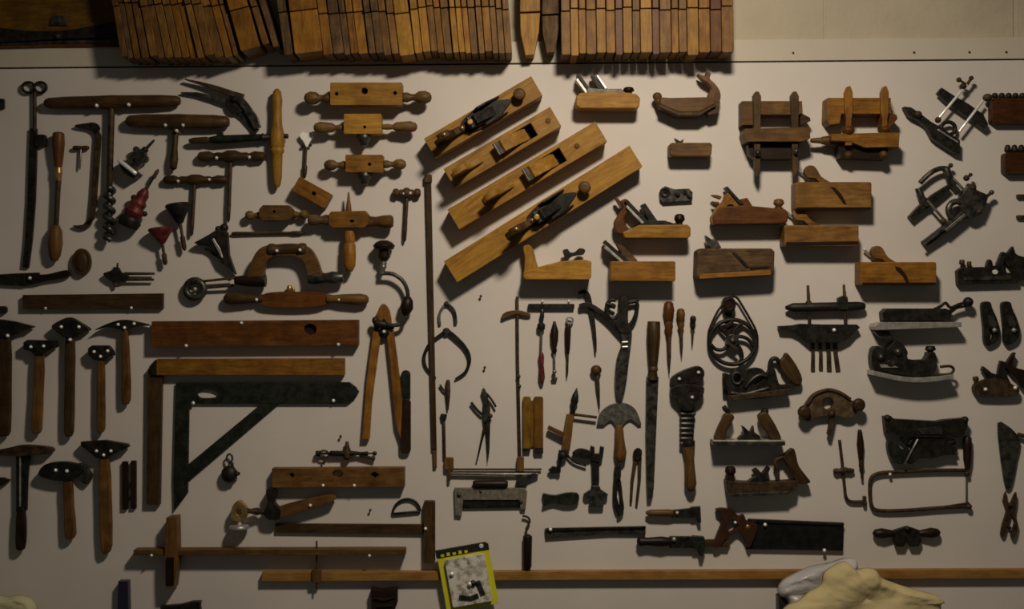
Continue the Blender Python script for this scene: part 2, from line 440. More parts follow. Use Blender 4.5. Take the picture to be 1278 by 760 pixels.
t = T('hook_iron', 'long bent iron with a pointed hook at the bottom and a short arm on top', 'tool', 6)
t.p('shaft', RUST, bar([(118, 160), (122, 170), (120, 200), (117, 245), (114, 272), (108, 280)], [7, 7.5, 7.5, 7, 6.5, 5], 2, 6))
t.p('hook', RUST, P(sm([(115, 272), (112, 282), (104, 286), (97, 285), (90, 281.5), (98, 281), (106, 279)], 3), 2, 6))
t.p('arm', IRON, P(sm([(94, 156), (106, 154), (118, 153), (124, 159), (120, 167), (112, 162), (96, 159)], 3), 2, 6.5, el(114, 158.5, 2.6, 2.4, 10)))
t.end()

def auger(label, hx0, hx1, hy, hh, sx, sy1, mat, sw=3.2, bow=0, bottom=None, twist=None, z=9, tilt=0, name='auger', smat=None, slant=0, knob=False):
    t = T(name, label, 'auger', z)
    L = hx1 - hx0; r = hh / 2
    a = (hx0, hy + tilt, z); b = (hx1, hy - tilt, z)
    if knob: pr = [(0, r * .45), (.03, r * .85), (.16, r), (.24, r * .6), (.28, r * .8), (.36, r * .75), (.44, r * 1.15), (.56, r * 1.15), (.64, r * .75), (.72, r * .8), (.76, r * .6), (.84, r), (.97, r * .85), (1, r * .45)]
    else: pr = [(0, r * .5), (.03, r * .8), (.15, r * .95), (.4, r), (.5, r * 1.05), (.6, r), (.85, r * .95), (.97, r * .8), (1, r * .5)]
    t.p('handle', mat, LA(a, b, pr))
    sm_ = smat or RUST
    y0 = hy + r * .4
    if twist:
        t.p('shaft', sm_, LA((sx, y0, z), (sx + slant * .7, twist, z), [(0, sw), (1, sw * .9)]))
        t.p('twisted_bit', GUN, TW((sx + slant * .7, twist - 2, z), (sx + slant, sy1, z), bottom or 6, max(3, (sy1 - twist) / 13)))
    else:
        t.p('shaft', sm_, LA((sx, y0, z), (sx + slant, sy1, z), [(0, sw), (.5, sw * .9), (.75, sw * (bottom or 1)), (.95, sw * (bottom or 1) * .8), (1, .4)]))
    return t.end()
auger('large auger with a long dark handle and a thick twisted bit at upper left', 56, 225, 127.5, 17, 139.5, 303, dark(), 4, bottom=8.2, twist=236, tilt=1.5, slant=-4, z=10)
screws('the large twisted auger', [(120, 131.5), (160, 130.5)], 19, 2)
auger('auger with a bowed brown handle and short spoon bit, below the large auger handle', 158, 286, 152, 19, 220, 213, dark(), 4, bottom=1.35, tilt=-.5, slant=-4, z=10)
screws('the bowed-handle auger', [(206, 156), (228, 156), (220, 163)], 19, 1.8)
auger('knobbed-handle gimlet with a long thin shaft, left of the pale vertical handle', 247, 331, 195.5, 14, 288, 278, dark(), 2.6, slant=-3, z=8, name='gimlet', knob=True)
screws('the knobbed-handle gimlet', [(270, 197), (311, 196)], 14, 1.7)
auger('short dark turned-handle gimlet above the two small reamers', 204, 284, 224.5, 12, 243, 295, dark(), 2.6, slant=-4, z=7, name='gimlet', knob=True)
screws('the short turned-handle gimlet', [(222, 226), (261, 224)], 12, 1.5)
auger('small t-handled gimlet left of the long thin upright rod', 490, 525, 241, 12, 508, 302, dark(), 2.4, slant=-3, z=7, name='gimlet', smat=RUST, knob=True)
screws('the small t-handled gimlet', [(504, 241.5), (512, 241)], 12, 1.6)

# auger with pale vertical handle, shaft to the left
t = T('auger', 'pale upright turned handle with a dark iron auger shaft pointing left', 'auger', 10)
t.p('handle', pale(90), LA((346, 111, 11), (346, 234, 11), [(0, 2), (.03, 5), (.12, 6.8), (.2, 6), (.36, 6.4), (.42, 8), (.46, 9.2), (.58, 9.6), (.6, 8), (.62, 9), (.64, 9), (.66, 7), (.8, 6.4), (.9, 6), (.97, 4.5), (1, 2.5)]))
t.p('shaft', GREEN, LA((360, 170, 11), (262, 175, 11), [(0, 3), (.06, 3.2), (.1, 4.2), (.3, 4), (.32, 5.5), (.34, 4.5), (.9, 5.5), (1, 4)]))
t.p('tip', dark(), LA((262, 175, 11), (236, 176, 11), [(0, 3.5), (.2, 4.5), (.8, 4), (1, 2)]))
t.p('spur', IRON, P([(270, 172), (272, 165), (278, 164), (280, 172)], 8, 13)); t.end()

# saw set / pincers
t = T('saw_set', 'open dark steel pincers with two slim jaws above the pale upright handle', 'pincers', 9)
t.p('upper_jaw', RUST, bar([(231, 99), (250, 104), (270, 110), (290, 117), (304, 121)], [1.5, 4, 6, 7, 7], 6, 11))
t.p('lower_jaw', GUN, bar([(225, 115), (245, 117), (265, 122), (285, 129)], [1.5, 5, 7, 8], 2, 7))
t.p('pivot_plate', IRON, E(294, 130, 12, 12, 3, 9), LA((293, 124, 8), (293, 124, 14), [(0, 4), (.7, 4), (1, 2)]))
t.p('handle', GUN, bar([(298, 122), (308, 134), (317, 148), (322, 160)], [9, 9, 10, 8], 5, 12), bar([(290, 134), (304, 146), (314, 158), (320, 164)], [8, 7, 6, 5], 2, 6))
t.end()
t = T('drill_bit', 'small white-headed bit hanging by its thin stem near the pale handle', 'bit', 7)
t.p('head', metal((.85, .83, .78), (.95, .93, .9), 0, .4, 'white_enamel'), P(sm([(374, 170), (378, 165), (383, 167), (388, 165), (391, 170), (387, 177), (383, 184), (379, 177)], 3), 4, 9))
t.p('stem', RUST, LA((382, 181, 6), (380, 222, 6), [(0, 1.6), (.6, 1.6), (.65, 2.8), (.85, 2.6), (1, 1.4)]))
t.p('collar', IRON, SP(378, 182, 6, 2.2), SP(387, 181, 6, 2.2)); t.end()

# small reamers and drills
t = T('hand_drill', 'small dark drill with a bright crossbar, tilted, right of the large auger shaft', 'drill', 14)
t.xf = (166, 204, 52)
t.p('frame', GUN, P([(-6, -8), (14, -8), (20, -4), (20, 5), (12, 9), (-6, 8)], 6, 16, el(4, 0, 3.2, 3.2, 10)), P(el(13, 8, 5, 4), 8, 14), P(el(16, -8, 4, 4), 8, 14))
t.p('spindle', IRON, LA((18, 0, 11), (40, 2, 11), [(0, 4.5), (.3, 4), (.35, 2), (.9, 1.5), (1, .3)]))
t.p('crossbar', BRITE, LA((-7, -14, 22), (-7, 14, 22), [(0, 2), (.05, 2.8), (.95, 2.8), (1, 2)]))
t.p('base', IRON, P([(-9, -15), (-5, -15), (-5, 16), (-14, 14), (-16, 0)], 3, 20)); t.end()
t = T('tapered_reamer', 'small maroon drill with a long thin rod, tilted, below the bright-barred drill', 'drill', 14)
t.xf = (172, 256, 63)
t.p('body', MAROON, LA((-16, 0, 14), (22, 0, 14), [(0, 10), (.2, 12.5), (.35, 9), (.5, 10), (.62, 7), (.8, 7.5), (1, 4)]))
t.p('rod', RUST, LA((18, 0, 12), (52, 2, 12), [(0, 3), (.2, 1.4), (.6, 1.4), (.62, 2.6), (.9, 2.4), (1, .4)]))
t.p('cap', IRON, LA((-30, 1, 14), (-15, 0, 14), [(0, 12), (.5, 14), (.9, 12), (1, 9)]))
t.p('knob', IRON, SP(6, -9, 12, 4), SP(-6, 12, 12, 3.5)); t.end()
for lab, mat, hx, hy, w, h, ex, ey in (('black funnel-headed reamer with its stem pointing down, under the short gimlet', IRON, 221, 254, 27, 22, 230, 313),
                                       ('maroon funnel-headed reamer, the lower left of the two', MAROON, 200, 284, 27, 19, 206, 331)):
    t = T('funnel_reamer', lab, 'reamer', 12)
    w *= 1.15
    t.p('head', mat, LA((hx, hy, 12), (hx + (ex - hx) * .42, hy + (ey - hy) * .42, 12), [(0, w * .44), (.1, w * .5), (.3, w * .44), (.7, w * .25), (1, w * .12)]))
    t.p('stem', RUST, LA((hx + (ex - hx) * .38, hy + (ey - hy) * .38, 12), (ex, ey, 10), [(0, 2.2), (.5, 1.8), (.52, 3.2), (.9, 3), (1, 1)]))
    t.end()
t = T('oval_disc', 'oval dark brown wooden block hanging beside the push drill', 'block', 8)
t.p('disc', dark(90), P(el(101, 327, 11.5, 17, 28), 1, 8), label=None)
t.p('boss', dark(90), SP(101, 327, 7, 8.5, 13, 3)); t.end()
t = T('spur_calipers', 'small black calipers with two thin parallel legs pointing right', 'calipers', 7)
t.p('body', IRON, P(sm([(129, 342), (138, 338), (147, 333), (152, 340), (160, 343), (158, 350), (148, 352), (138, 350)], 3), 4, 9))
t.p('leg', RUST, TU([(155, 341.5, 7), (193, 341.5, 7)], [2, 1.5])); t.p('leg', RUST, TU([(155, 349, 7), (192, 349, 7)], [2, 1.5]))
t.p('thumb_screw', RUST, TU([(146, 336, 7), (147, 328, 7)], 1.3), TU([(141, 350, 6), (145, 358, 6)], 2)); t.end()
t = T('clasp_knife', 'black curved knife with its handle at the left edge below the ringed bar', 'knife', 7)
t.p('blade', IRON, P([(-14, 343), (20, 341), (48, 340), (50, 352), (30, 357), (-14, 355)], 2, 6))
t.p('handle', black(), P(sm([(38, 344), (60, 342), (82, 337), (87, 341), (84, 346), (60, 350), (40, 354)], 3), 3, 8)); t.end()
screws('the black knife', [(37, 347)], 9, 1.8)
t = T('straight_batten', 'short dark wooden batten above the hammers at left', 'batten', 8)
t.p('straight_batten', dark(), P([(28, 368), (203, 366), (203, 385), (28, 386)], 1, 8)); t.end()
screws('the short dark batten', [(57, 384.5), (164, 384)], 7, 1.8)

# triangular iron and thin rod
t = T('tapering_tool', 'black triangular iron tool with a point, left of the wooden brace', 'tool', 13)
t.p('wings', IRON, P([(242, 303), (262, 292), (276, 283), (284, 290), (286, 318), (294, 341), (276, 328), (266, 308), (248, 306)], 6, 14))
t.p('blade', NICK, bar([(266, 298), (274, 312), (278, 322)], [3, 4, 2], 13, 16), label='bright inner blade')
t.p('knob', IRON, SP(279, 284, 10, 5.5), SP(272, 286, 10, 4.5))
t.p('lower_bar', GUN, bar([(254, 310), (275, 322), (293, 342)], [3, 5, 2], 3, 7)); t.end()
t = T('thin_rod', 'thin dark horizontal rod above the wooden brace', 'rod', 4)
t.p('thin_rod', dark(), LA((289, 291.5, 4), (380, 290.5, 4), [(0, 1.6), (.05, 2.4), (.4, 1.9), (.8, 1.7), (.85, 2.6), (.95, 2.4), (1, 1)])); t.end()

# screw boxes
def screw_box(label, x0, y0, x1, y1, hl, hr, hy, hr_, mat, z=26, holes=(), hmat=None, rot=0, lump=None, shape='ball'):
    t = T('screw_box', label, 'screw box', z)
    hm = hmat or wood((.36, .235, .19), (.12, .07, .055), 0, .5)
    body = rr(x0, y0, x1, y1, 1.5, 2) if shape != 'oct' else [(x0 + 5, y0), (x1 - 5, y0), (x1, y0 + 5), (x1, y1 - 5), (x1 - 4, y1), (x0 + 4, y1), (x0, y1 - 5), (x0, y0 + 5)]
    t.p('body', mat, P(body, z - 17, z, *[el(a, b, r, r, 10) for a, b, r in holes]))
    if holes: t.p('hole_shade', black(), *[E(a, b, r + .3, r + .3, z - 12, z - 9) for a, b, r in holes])  # black discs inside the holes paint in their shade
    zm = z - 9
    def prof(L):
        if shape == 'long': return [(0, 3), (.15, 4), (.3, 3), (.4, hr_ * .8), (.8, hr_), (.95, hr_ * .7), (1, hr_ * .3)]
        return [(0, hr_ * .7), (.15, hr_ * .75), (.3, hr_ * .5), (.42, hr_ * .5), (.55, hr_ * .9), (.78, hr_), (.95, hr_ * .65), (1, hr_ * .25)]
    t.p('handle', hm, LA((x0, hy, zm), (hl, hy, zm), prof(0)))
    t.p('handle', hm, LA((x1, hy - 1, zm), (hr, hy - 1, zm), prof(0)))
    if lump: t.p('blade_clamp', GUN, LA((lump[0], y1 - 2, zm), (lump[0], lump[1], zm), [(0, 8), (.4, 9), (.7, 6), (1, 4)]))
    return t.end()
screw_box('largest wooden screw box with ball handles and three holes in its face', 412, 103, 502, 131, 378, 538, 121, 8.5, pale(), 30, ((455, 113.5, 4.3), (420, 117, 2.5), (493, 116, 2.5)))
screw_box('square wooden screw box with long egg-shaped handles, under the largest one', 429, 142, 476, 167, 390, 520, 158, 7.5, pale(), 28, ((455, 158.5, 2),), lump=(453, 181), shape='long')
screw_box('smaller orange wooden screw box with round knob handles, third one down', 431, 193, 478, 215, 403, 506, 205, 7, honey(), 26, ((461, 205, 2.2),), lump=(454, 229))
screw_box('small eight-sided screw box with stubby handles, left of the orange one with a spindle', 323, 256, 365, 275, 304, 384, 268, 6, brown(), 20, ((342, 264, 1.8),), shape='oct')
t = T('screw_box', 'tilted little wooden block with one dark hole, left of the screw boxes', 'screw box', 20)
t.xf = (389, 240, -29)
t.p('body', honey(-29), P(rr(-23, -10, 23, 10, 2, 2), 2, 20, el(3, 0, 3, 2.5, 10)))
t.p('hole_shade', black(), E(3, 0, 3.3, 2.8, 8, 10)); t.end()  # black disc paints the shade down the hole
t = T('screw_box', 'orange wooden screw box with a spindle on top and pale left handle', 'screw box', 24)
t.p('body', honey(), P([(413, 264), (456, 263), (460, 268), (459, 280), (455, 284), (415, 284), (410, 280), (410, 268)], 8, 24, el(439, 276, 3, 1.8, 10)))
t.p('hole_shade', black(), E(439, 276, 3.3, 2, 14, 16))  # shade in the hole painted as a black disc
t.p('handle', grey(), LA((411, 274, 16), (383, 274, 16), [(0, 6), (.2, 7), (.4, 5), (.6, 7), (.9, 7), (1, 4)]))
t.p('handle', brown(), LA((459, 276, 16), (490, 276, 16), [(0, 7), (.3, 6), (.6, 8), (.9, 8.5), (1, 6)]))
t.p('spindle', brown(90), LA((434, 264, 16), (434, 239, 16), [(0, 4), (.4, 3), (.6, 2), (1, 1)]))
t.end()
# wooden brace, lying with its pad to the right
t = T('wooden_brace', 'wooden brace with an arched body and pad on the right end', 'brace', 18)
arch = sm([(309, 347), (312, 333), (318, 318), (328, 308), (345, 305), (370, 304), (386, 309), (395, 322), (400, 336), (402, 346), (386, 347), (382, 334), (377, 324), (366, 320), (345, 320), (334, 325), (330, 336), (328, 347)], 3)
t.p('crank', brown(20), P(arch, 8, 20))
t.p('grip', dark(), LA((334, 312, 16), (382, 311, 16), [(0, 6.5), (.05, 8), (.15, 8), (.2, 7), (.8, 7), (.85, 8), (.95, 8), (1, 6.5)]))
t.p('chuck', black(), LA((331, 350, 14), (292, 350, 14), [(0, 8), (.2, 8), (.6, 7.5), (1, 5)]))
t.p('neck', GUN, LA((384, 347, 14), (428, 346, 14), [(0, 7), (.2, 8), (.5, 6), (.7, 8), (1, 6)]), SP(415, 344, 16, 5))
t.p('pad', honey(90), LA((436, 288, 16), (436, 339, 16), [(0, 5), (.1, 6.5), (.25, 7), (.3, 6), (.34, 7.6), (.6, 8), (.85, 7.4), (1, 3.5)])); t.end()
screws('the wooden brace', [(345, 313), (374, 312)], 26, 1.8)
t = T('washer_cutter', 'round ring-headed iron bit held in the wooden brace chuck', 'bit', 9)
t.p('ring', GUN, TO(243, 361, 8, 11, 11, 4.6), label='dark iron ring')
t.p('centre', NICK, SP(243, 361, 8, 3))
t.p('rod', RUST, TU([(253, 351, 8), (292, 347, 10)], 1.6)); t.p('rod', RUST, TU([(256, 359, 8), (292, 356, 10)], 1.9))
t.end()
t = T('wooden_shave', 'long reddish wooden shave with two turned handles, under the brace', 'spokeshave', 10)
t.p('stock', red(), P(sm([(322, 373), (332, 366), (350, 364), (370, 364), (395, 364), (410, 368), (414, 374), (400, 382), (370, 384), (340, 383), (326, 380)], 3), 3, 12))
t.p('handle', dark(), LA((328, 373, 9), (279, 373, 9), [(0, 6), (.15, 4.5), (.4, 6.5), (.8, 8), (.95, 6), (1, 3)]))
t.p('handle', brown(), LA((408, 373, 9), (460, 374, 9), [(0, 6), (.15, 5), (.4, 6.5), (.8, 7.5), (.95, 6), (1, 3)]))
t.p('cutter_nut', BRASS, LA((361, 364, 8), (361, 356, 8), [(0, 3), (.5, 4), (1, 2.5)]), LA((366, 364, 8), (366, 359, 8), [(0, 2), (1, 1.5)])); t.end()
screws('the long wooden shave', [(320, 374), (423, 374)], 14, 1.8)

# iron brace with black head
t = T('iron_brace', 'iron brace with black mushroom head and dark wooden grip', 'brace', 16)
t.p('head', black(), LA((479, 300, 14), (479, 326, 14), [(0, 5), (.08, 10), (.25, 14), (.42, 12), (.45, 7), (.8, 8), (1, 4)]))
t.p('spindle', STEEL, LA((479, 324, 14), (477, 342, 14), [(0, 4), (.3, 3), (.5, 4.5), (.7, 3), (1, 3.5)]))
t.p('crank', GUN, TU(sm([(476, 341, 14), (490, 342, 14), (502, 350, 14), (508, 362, 14), (509, 374, 14)], 4, False), 2.6), TU(sm([(507, 394, 14), (503, 403, 14), (492, 406, 14), (476, 406, 14)], 4, False), 2.6))
t.p('grip', black(), LA((509, 370, 14), (506, 394, 14), [(0, 3.5), (.2, 7), (.6, 8.5), (.9, 5), (1, 3)]))
t.p('chuck', IRON, LA((484, 406, 14), (466, 403, 14), [(0, 3), (.4, 5), (.9, 4.5), (1, 2)]), SP(468, 400, 15, 4, 5)); t.end()

# large wooden dividers
t = T('wooden_dividers', 'large wooden dividers hanging with two tapering legs pointing down', 'dividers', 10)
t.p('joint', honey(90), P(sm([(470, 412), (471, 390), (478, 379), (486, 388), (489, 412), (484, 404), (479, 398), (474, 404)], 3), 3, 11))
t.p('leg', honey(85), P([(466, 410), (476, 412), (472, 440), (464, 500), (461, 548), (452, 548), (458, 470)], 3, 10))
t.p('leg', honey(95), P([(482, 412), (491, 412), (496, 450), (502, 500), (500, 548), (494, 530), (488, 470)], 3, 10))
t.p('hinge', IRON, LA((479, 415, 4), (479, 415, 13), [(0, 7), (.7, 7), (1, 4)]), RB(472, 408, 10, 5, 40, 8, 12), RB(487, 408, 10, 5, -40, 8, 12)); t.end()
screws('the wooden dividers', [(469, 402), (479, 414)], 16, 1.8)
t = T('sheath_knife', 'narrow dark sheathed blade with rounded ends right of the wooden dividers', 'knife', 7)
t.p('blade', GREEN, RR(500.5, 462, 512, 502, 2, 6, 5.5), label='green-black upper end')
t.p('sheath', black(90), RR(499.5, 498, 512.5, 566, 1, 8, 5)); t.end()
t = T('long_rod', 'very long thin upright brown rod beside the four long planes', 'rod', 5)
t.p('rod', dark(90), P([(531, 222), (538, 222), (545, 560), (539.5, 560)], 1, 7))
t.p('tip', brown(90), P([(540, 559), (545, 559), (545, 584), (541, 584)], 1, 5))
t.p('cap', RUST, RR(530, 218, 539, 228, 0, 9, 1.5)); t.end()

# ================================================================== straightedges and squares
t = T('wooden_level', 'wide reddish wooden level with a dark hole near its right end', 'level', 16)
t.p('wooden_level', red(), P([(189, 401), (447, 399), (447, 431), (189, 433)], 2, 16, el(387, 411, 8, 7, 16))); t.end()
t = T('level_bubble', 'added black oval standing for shade in the hole of the wide wooden level', 'insert', 10)
t.p('level_bubble', black(), E(387, 411, 7.8, 6.8, 3, 10)); t.end()  # black disc puts the dark of the hole into colour
screws('the wide reddish level', [(232, 431.5), (301, 403), (422, 430)], 17, 1.8)
t = T('try_square', 'large square with honey wooden arm on top and dark upright blade', 'square', 10)
t.p('stock', honey(), P([(196, 448), (430, 447), (430, 468), (196, 468)], 2, 13))
t.p('blade', dark(90), P([(184, 460), (202, 460), (199, 630), (182, 630)], 2, 9), label='dark upright blade')
t.p('corner_plate', IRON, P([(186, 458), (194, 449), (202, 449), (202, 468), (190, 468)], 3, 12)); t.end()
screws('the large honey and dark square', [(228, 463.5), (404, 461)], 11, 1.8)
t = T('mitre_square', 'huge dark green steel square with a diagonal brace, arm pointed at right', 'square', 6)
t.p('arm', GREEN, P([(219, 478), (436, 477), (444, 483), (448, 489), (443, 497), (434, 504), (219, 504)], 1, 5, sm([(246, 492), (250, 487), (258, 486), (268, 488), (273, 492), (268, 496), (256, 497), (249, 496)], 2)))
t.p('upright', GREEN, P([(219, 482), (236, 482), (234, 615), (226, 626), (217, 638), (216, 600)], 1, 5.2))
t.p('brace', GREEN, P([(328, 502), (350, 502), (233, 602), (234, 580)], 0.5, 4.6)); t.end()
screws('the huge dark green steel square', [(241, 503), (416, 500)], 7, 1.8)
t = T('ringed_tool', 'small black ringed tool hanging under the diagonal brace', 'tool', 9)
t.p('ring', GUN, TO(286, 572, 7, 3.5, 5, 1.4), TU([(289, 577, 7), (290, 586, 7)], 2))
t.p('body', IRON, SP(286, 592, 8, 10.5, 11, 7)); t.p('lug', IRON, SP(295, 591, 9, 5, 3, 4), TU([(286, 600, 10), (294, 598, 10)], 1.6)); t.end()
t = T('wooden_level', 'narrow brown level with three holes under the black marking tool', 'level', 11)
t.p('body', brown(), P([(340, 584), (505, 583), (505, 607), (340, 608)], 1, 15, el(365, 592.5, 3, 3, 10), el(422, 591, 7, 5, 12), el(468, 592, 6, 4, 4)))
t.p('bubble', BRASS, E(422, 592, 7.2, 5, 4, 7)); t.p('slot_shade', black(), R(460, 587, 476, 597, 4, 6), E(365, 592.5, 3.2, 3.2, 4, 6)); t.end()  # black plates put shade into the slot and the left hole
screws('the narrow three-holed level', [(403, 606), (442, 606)], 15.5, 1.8)
t = T('marking_gauge', 'small black gauge with a central post above the narrow level', 'gauge', 8)
t.p('bar', IRON, LA((394, 566, 7), (470, 566, 7), [(0, 3.5), (.06, 3.6), (.08, 1.5), (.22, 1.5), (.24, 3.5), (.6, 3.2), (.75, 2), (.85, 2.8), (.87, 1), (.93, 1), (.95, 3), (1, 2.4)], 10))
t.p('ring', RUST, TO(404, 567, 7, 6, 4.5, 1.3)); t.p('post', RUST, LA((433, 551, 7), (433, 574, 7), [(0, 2), (.3, 3), (.5, 5), (.9, 5), (1, 3)]))
t.p('foot', RUST, TU([(404, 570, 7), (404, 580, 7)], 1.2), TU([(448, 568, 6), (468, 573, 6)], 2)); t.end()

t = T('breast_drill', 'hand drill with a long brown wooden arm and pale chuck, under the narrow level', 'drill', 16)
t.p('arm', brown(12), P(sm([(338, 640), (350, 632), (380, 624), (410, 618), (419, 622), (410, 628), (380, 637), (350, 646), (340, 648)], 3), 6, 16))
t.p('gear_body', IRON, P(sm([(330, 640), (334, 626), (332, 612), (340, 609), (345, 616), (343, 628), (350, 636), (348, 648), (334, 648)], 3), 6, 17))
t.p('spindle', RUST, LA((334, 640, 12), (306, 638, 12), [(0, 5), (.3, 3), (.5, 5), (.8, 3), (1, 4)]))
t.p('chuck', BRASS, P(sm([(288, 645), (290, 632), (298, 625), (307, 634), (308, 644), (300, 650), (292, 650)], 3), 6, 16, el(298, 639, 4, 5, 10)))
t.p('foot', NICK, LA((298, 648, 12), (298, 660, 12), [(0, 2.5), (.6, 3), (.7, 12), (1, 13)]), label='pale round foot')
t.end()
screws('the brown-armed drill', [(387, 631)], 17, 1.8)
t = T('protractor', 'small half-round dark wire frame under the narrow level', 'protractor', 4)
arc = [(507 + 17 * math.cos(math.radians(a)), 640 - 17 * math.sin(math.radians(a)) - (math.cos(math.radians(a))) * 1.5, 3) for a in range(0, 181, 12)]
t.p('protractor', IRON, TU(arc, 1.7, 8), TU([(490, 641.5, 3), (524, 638.5, 3)], 1.7, 8)); t.end()
t = T('t_square', 'dark wooden t-square with its stock upright on the right', 'square', 8)
t.p('blade', dark(), P([(343, 654), (530, 655), (530, 667), (343, 665)], 1, 5)); t.p('stock', dark(90), RR(529, 625, 543, 702, 1, 11, 2)); t.end()
screws('the dark t-square', [(531, 660)], 12, 1.8)
t = T('panel_gauge', 'long panel gauge with an upright brown head near its left end', 'gauge', 16)
t.p('beam', brown(), P([(167, 686), (506, 685), (506, 692.5), (167, 692.5)], 1, 18))
t.p('head', brown(90), P([(209, 645), (222, 644), (223, 700), (219, 733), (208, 733), (207, 700)], 3, 22)); 
t.p('wedge', black(90), R(210, 694, 219, 728, 22, 24)); t.end()
screws('the long panel gauge', [(189, 693), (461, 693.5)], 18, 1.8)
t = T('sliding_pin', 'thin dark upright pin crossing the left part of the long bottom batten', 'pin', 12)
t.p('pin', RUST, TU([(395, 675, 11), (395, 735, 11)], 1.2)); t.p('slider', brown(90), RR(389, 710, 401, 727, 8.4, 13, 2)); t.end()
t = T('long_batten', 'very long honey-coloured wooden batten along the bottom of the board', 'batten', 8)
t.p('long_batten', wood((.66, .40, .26), (.46, .26, .15), 0, .5, 'batten', .25), P([(327, 714), (1500, 709.5), (1500, 720.5), (327, 725)], 0, 10)); t.end()

# ================================================================== hammers
def hammer(label, head, hpts, z=9, hmat=None, extra=None, hz=(4, 14), name='hammer', hm=IRON):
    t = T(name, label, 'hammer', z)
    t.p('head', hm, P(head, *hz))
    t.p('handle', hmat or brown(90), P(sm(hpts, 2), 5, 12), bev=2)
    if extra: extra(t)
    return t.end()
hammer('hammer with a pointed right claw and thick dark handle at the far left edge', sm([(-8, 400), (12, 400), (30, 404), (43, 408), (30, 412), (16, 419), (-8, 420)], 3),
       [(-1, 419), (13, 419), (14, 480), (13, 538), (6, 544), (-2, 540), (-1, 480)], hmat=dark(90))
screws('the hammer at the far left edge', [(9, 419)], 15, 2)
hammer('small square-headed hammer, second from the left in the upper hammer row', [(31, 427), (36, 424), (70, 425), (71, 433), (62, 438), (56, 443), (44, 443), (40, 438), (31, 436)],
       [(44, 442), (55, 442), (54, 490), (52, 536), (46, 541), (39, 536), (42, 490)])
screws('the small square-headed hammer', [(38, 433), (54, 432)], 15, 1.8)
hammer('tall hammer with an arched black head, in the middle of the upper hammer row', sm([(66, 407), (76, 400), (88, 396), (100, 402), (113, 411), (104, 415), (94, 421), (82, 421), (72, 414)], 3),
       [(82, 420), (93, 420), (93, 480), (92, 538), (86, 545), (80, 539), (81, 480)], hmat=dark(90))
screws('the tall arched-head hammer', [(76, 408), (98, 408), (87, 424)], 15, 1.9)
hammer('smallest hammer of the upper row with a stubby black head', [(111, 435), (116, 431), (136, 431), (141, 437), (143, 443), (134, 448), (118, 449), (112, 443)],
       [(122, 447), (130, 447), (131, 490), (131, 534), (126, 540), (121, 536), (121, 490)])
screws('the smallest stubby hammer', [(117, 439), (134, 438), (125, 445)], 15, 1.8)
hammer('pick hammer with a wide curved thin head, right end of the upper hammer row', sm([(119, 412), (135, 404), (153, 399), (170, 401), (188, 406), (172, 407), (160, 410), (150, 411), (135, 408)], 3),
       [(152, 410), (159, 410), (162, 450), (163, 498), (157, 505), (152, 500), (152, 450)], hmat=brown(90))
screws('the curved pick hammer', [(147, 405), (167, 404), (155, 409)], 15, 1.8)
def ex(t):
    t.p('fork', IRON, P([(20, 565), (37, 565), (34, 600), (33, 636), (30, 640), (20, 640)], 4, 9)); t.p('rib', NICK, R(24.5, 566, 26.5, 636, 9, 11), label='bright upright rib')
hammer('tee-headed iron hammer with a long fork shank, far left of the lower row', sm([(-10, 563), (10, 559), (30, 555), (64, 558), (65, 565), (50, 567), (36, 568), (18, 569), (-10, 566)], 3),
       [(22, 634), (31, 634), (33, 665), (31, 684), (26, 687), (20, 684), (20, 660)], hmat=black(90), extra=ex, hm=RUST)
def ex2(t): t.p('wing', GUN, P(sm([(98, 578), (108, 584), (114, 594), (108, 605), (98, 598), (92, 586)], 3), 2, 8), label='grey curved rear wing')
hammer('hammer with a curved claw head, middle of the lower row', sm([(50, 588), (58, 579), (74, 576), (90, 577), (104, 583), (100, 592), (88, 599), (70, 599), (52, 594)], 3),
       [(79, 598), (90, 598), (92, 630), (95, 666), (88, 673), (81, 670), (80, 634)], extra=ex2)
screws('the curved claw hammer', [(69, 587), (83, 588)], 15, 2)
hammer('long-handled hammer with a flat wedge head, right in the lower row', [(102, 551), (132, 549), (160, 554), (161, 558), (142, 566), (136, 571), (122, 571), (103, 556)],
       [(124, 571), (136, 571), (139, 620), (140, 680), (134, 690), (126, 686), (124, 630)])
screws('the flat wedge hammer', [(120, 563), (138, 563), (129, 568)], 15, 1.8)
t = T('folding_bars', 'pair of short black upright bars joined at the middle, right of the lower hammers', 'tool', 5)
t.p('bar', black(90), RR(152, 576, 159, 636, 0, 5, 1)); t.p('bar', black(90), RR(163, 575, 169.5, 635, 0, 5, 1)); t.p('link', IRON, R(158, 604, 164, 609, 1, 4), R(158, 620, 164, 624, 1, 4)); t.end()
t = T('iron_point', 'small dark pointed iron at the left edge below the tee-headed hammer', 'tool', 6)
t.p('iron_point', IRON, P([(-20, 596), (4, 596), (13, 599), (4, 606), (-20, 607)], 2, 8)); t.end()
t = T('iron_stub', 'short black iron end at the left edge above the thick-handled hammer', 'tool', 6)
t.p('iron_stub', IRON, RR(-30, 382, 8, 391, 1, 7, 3)); t.end()
t = T('iron_tip', 'small greenish iron tip at the left edge near the ringed bar', 'tool', 5)
t.p('iron_tip', GREEN, RR(-20, 123, 5, 136, 1, 5, 2)); t.end()
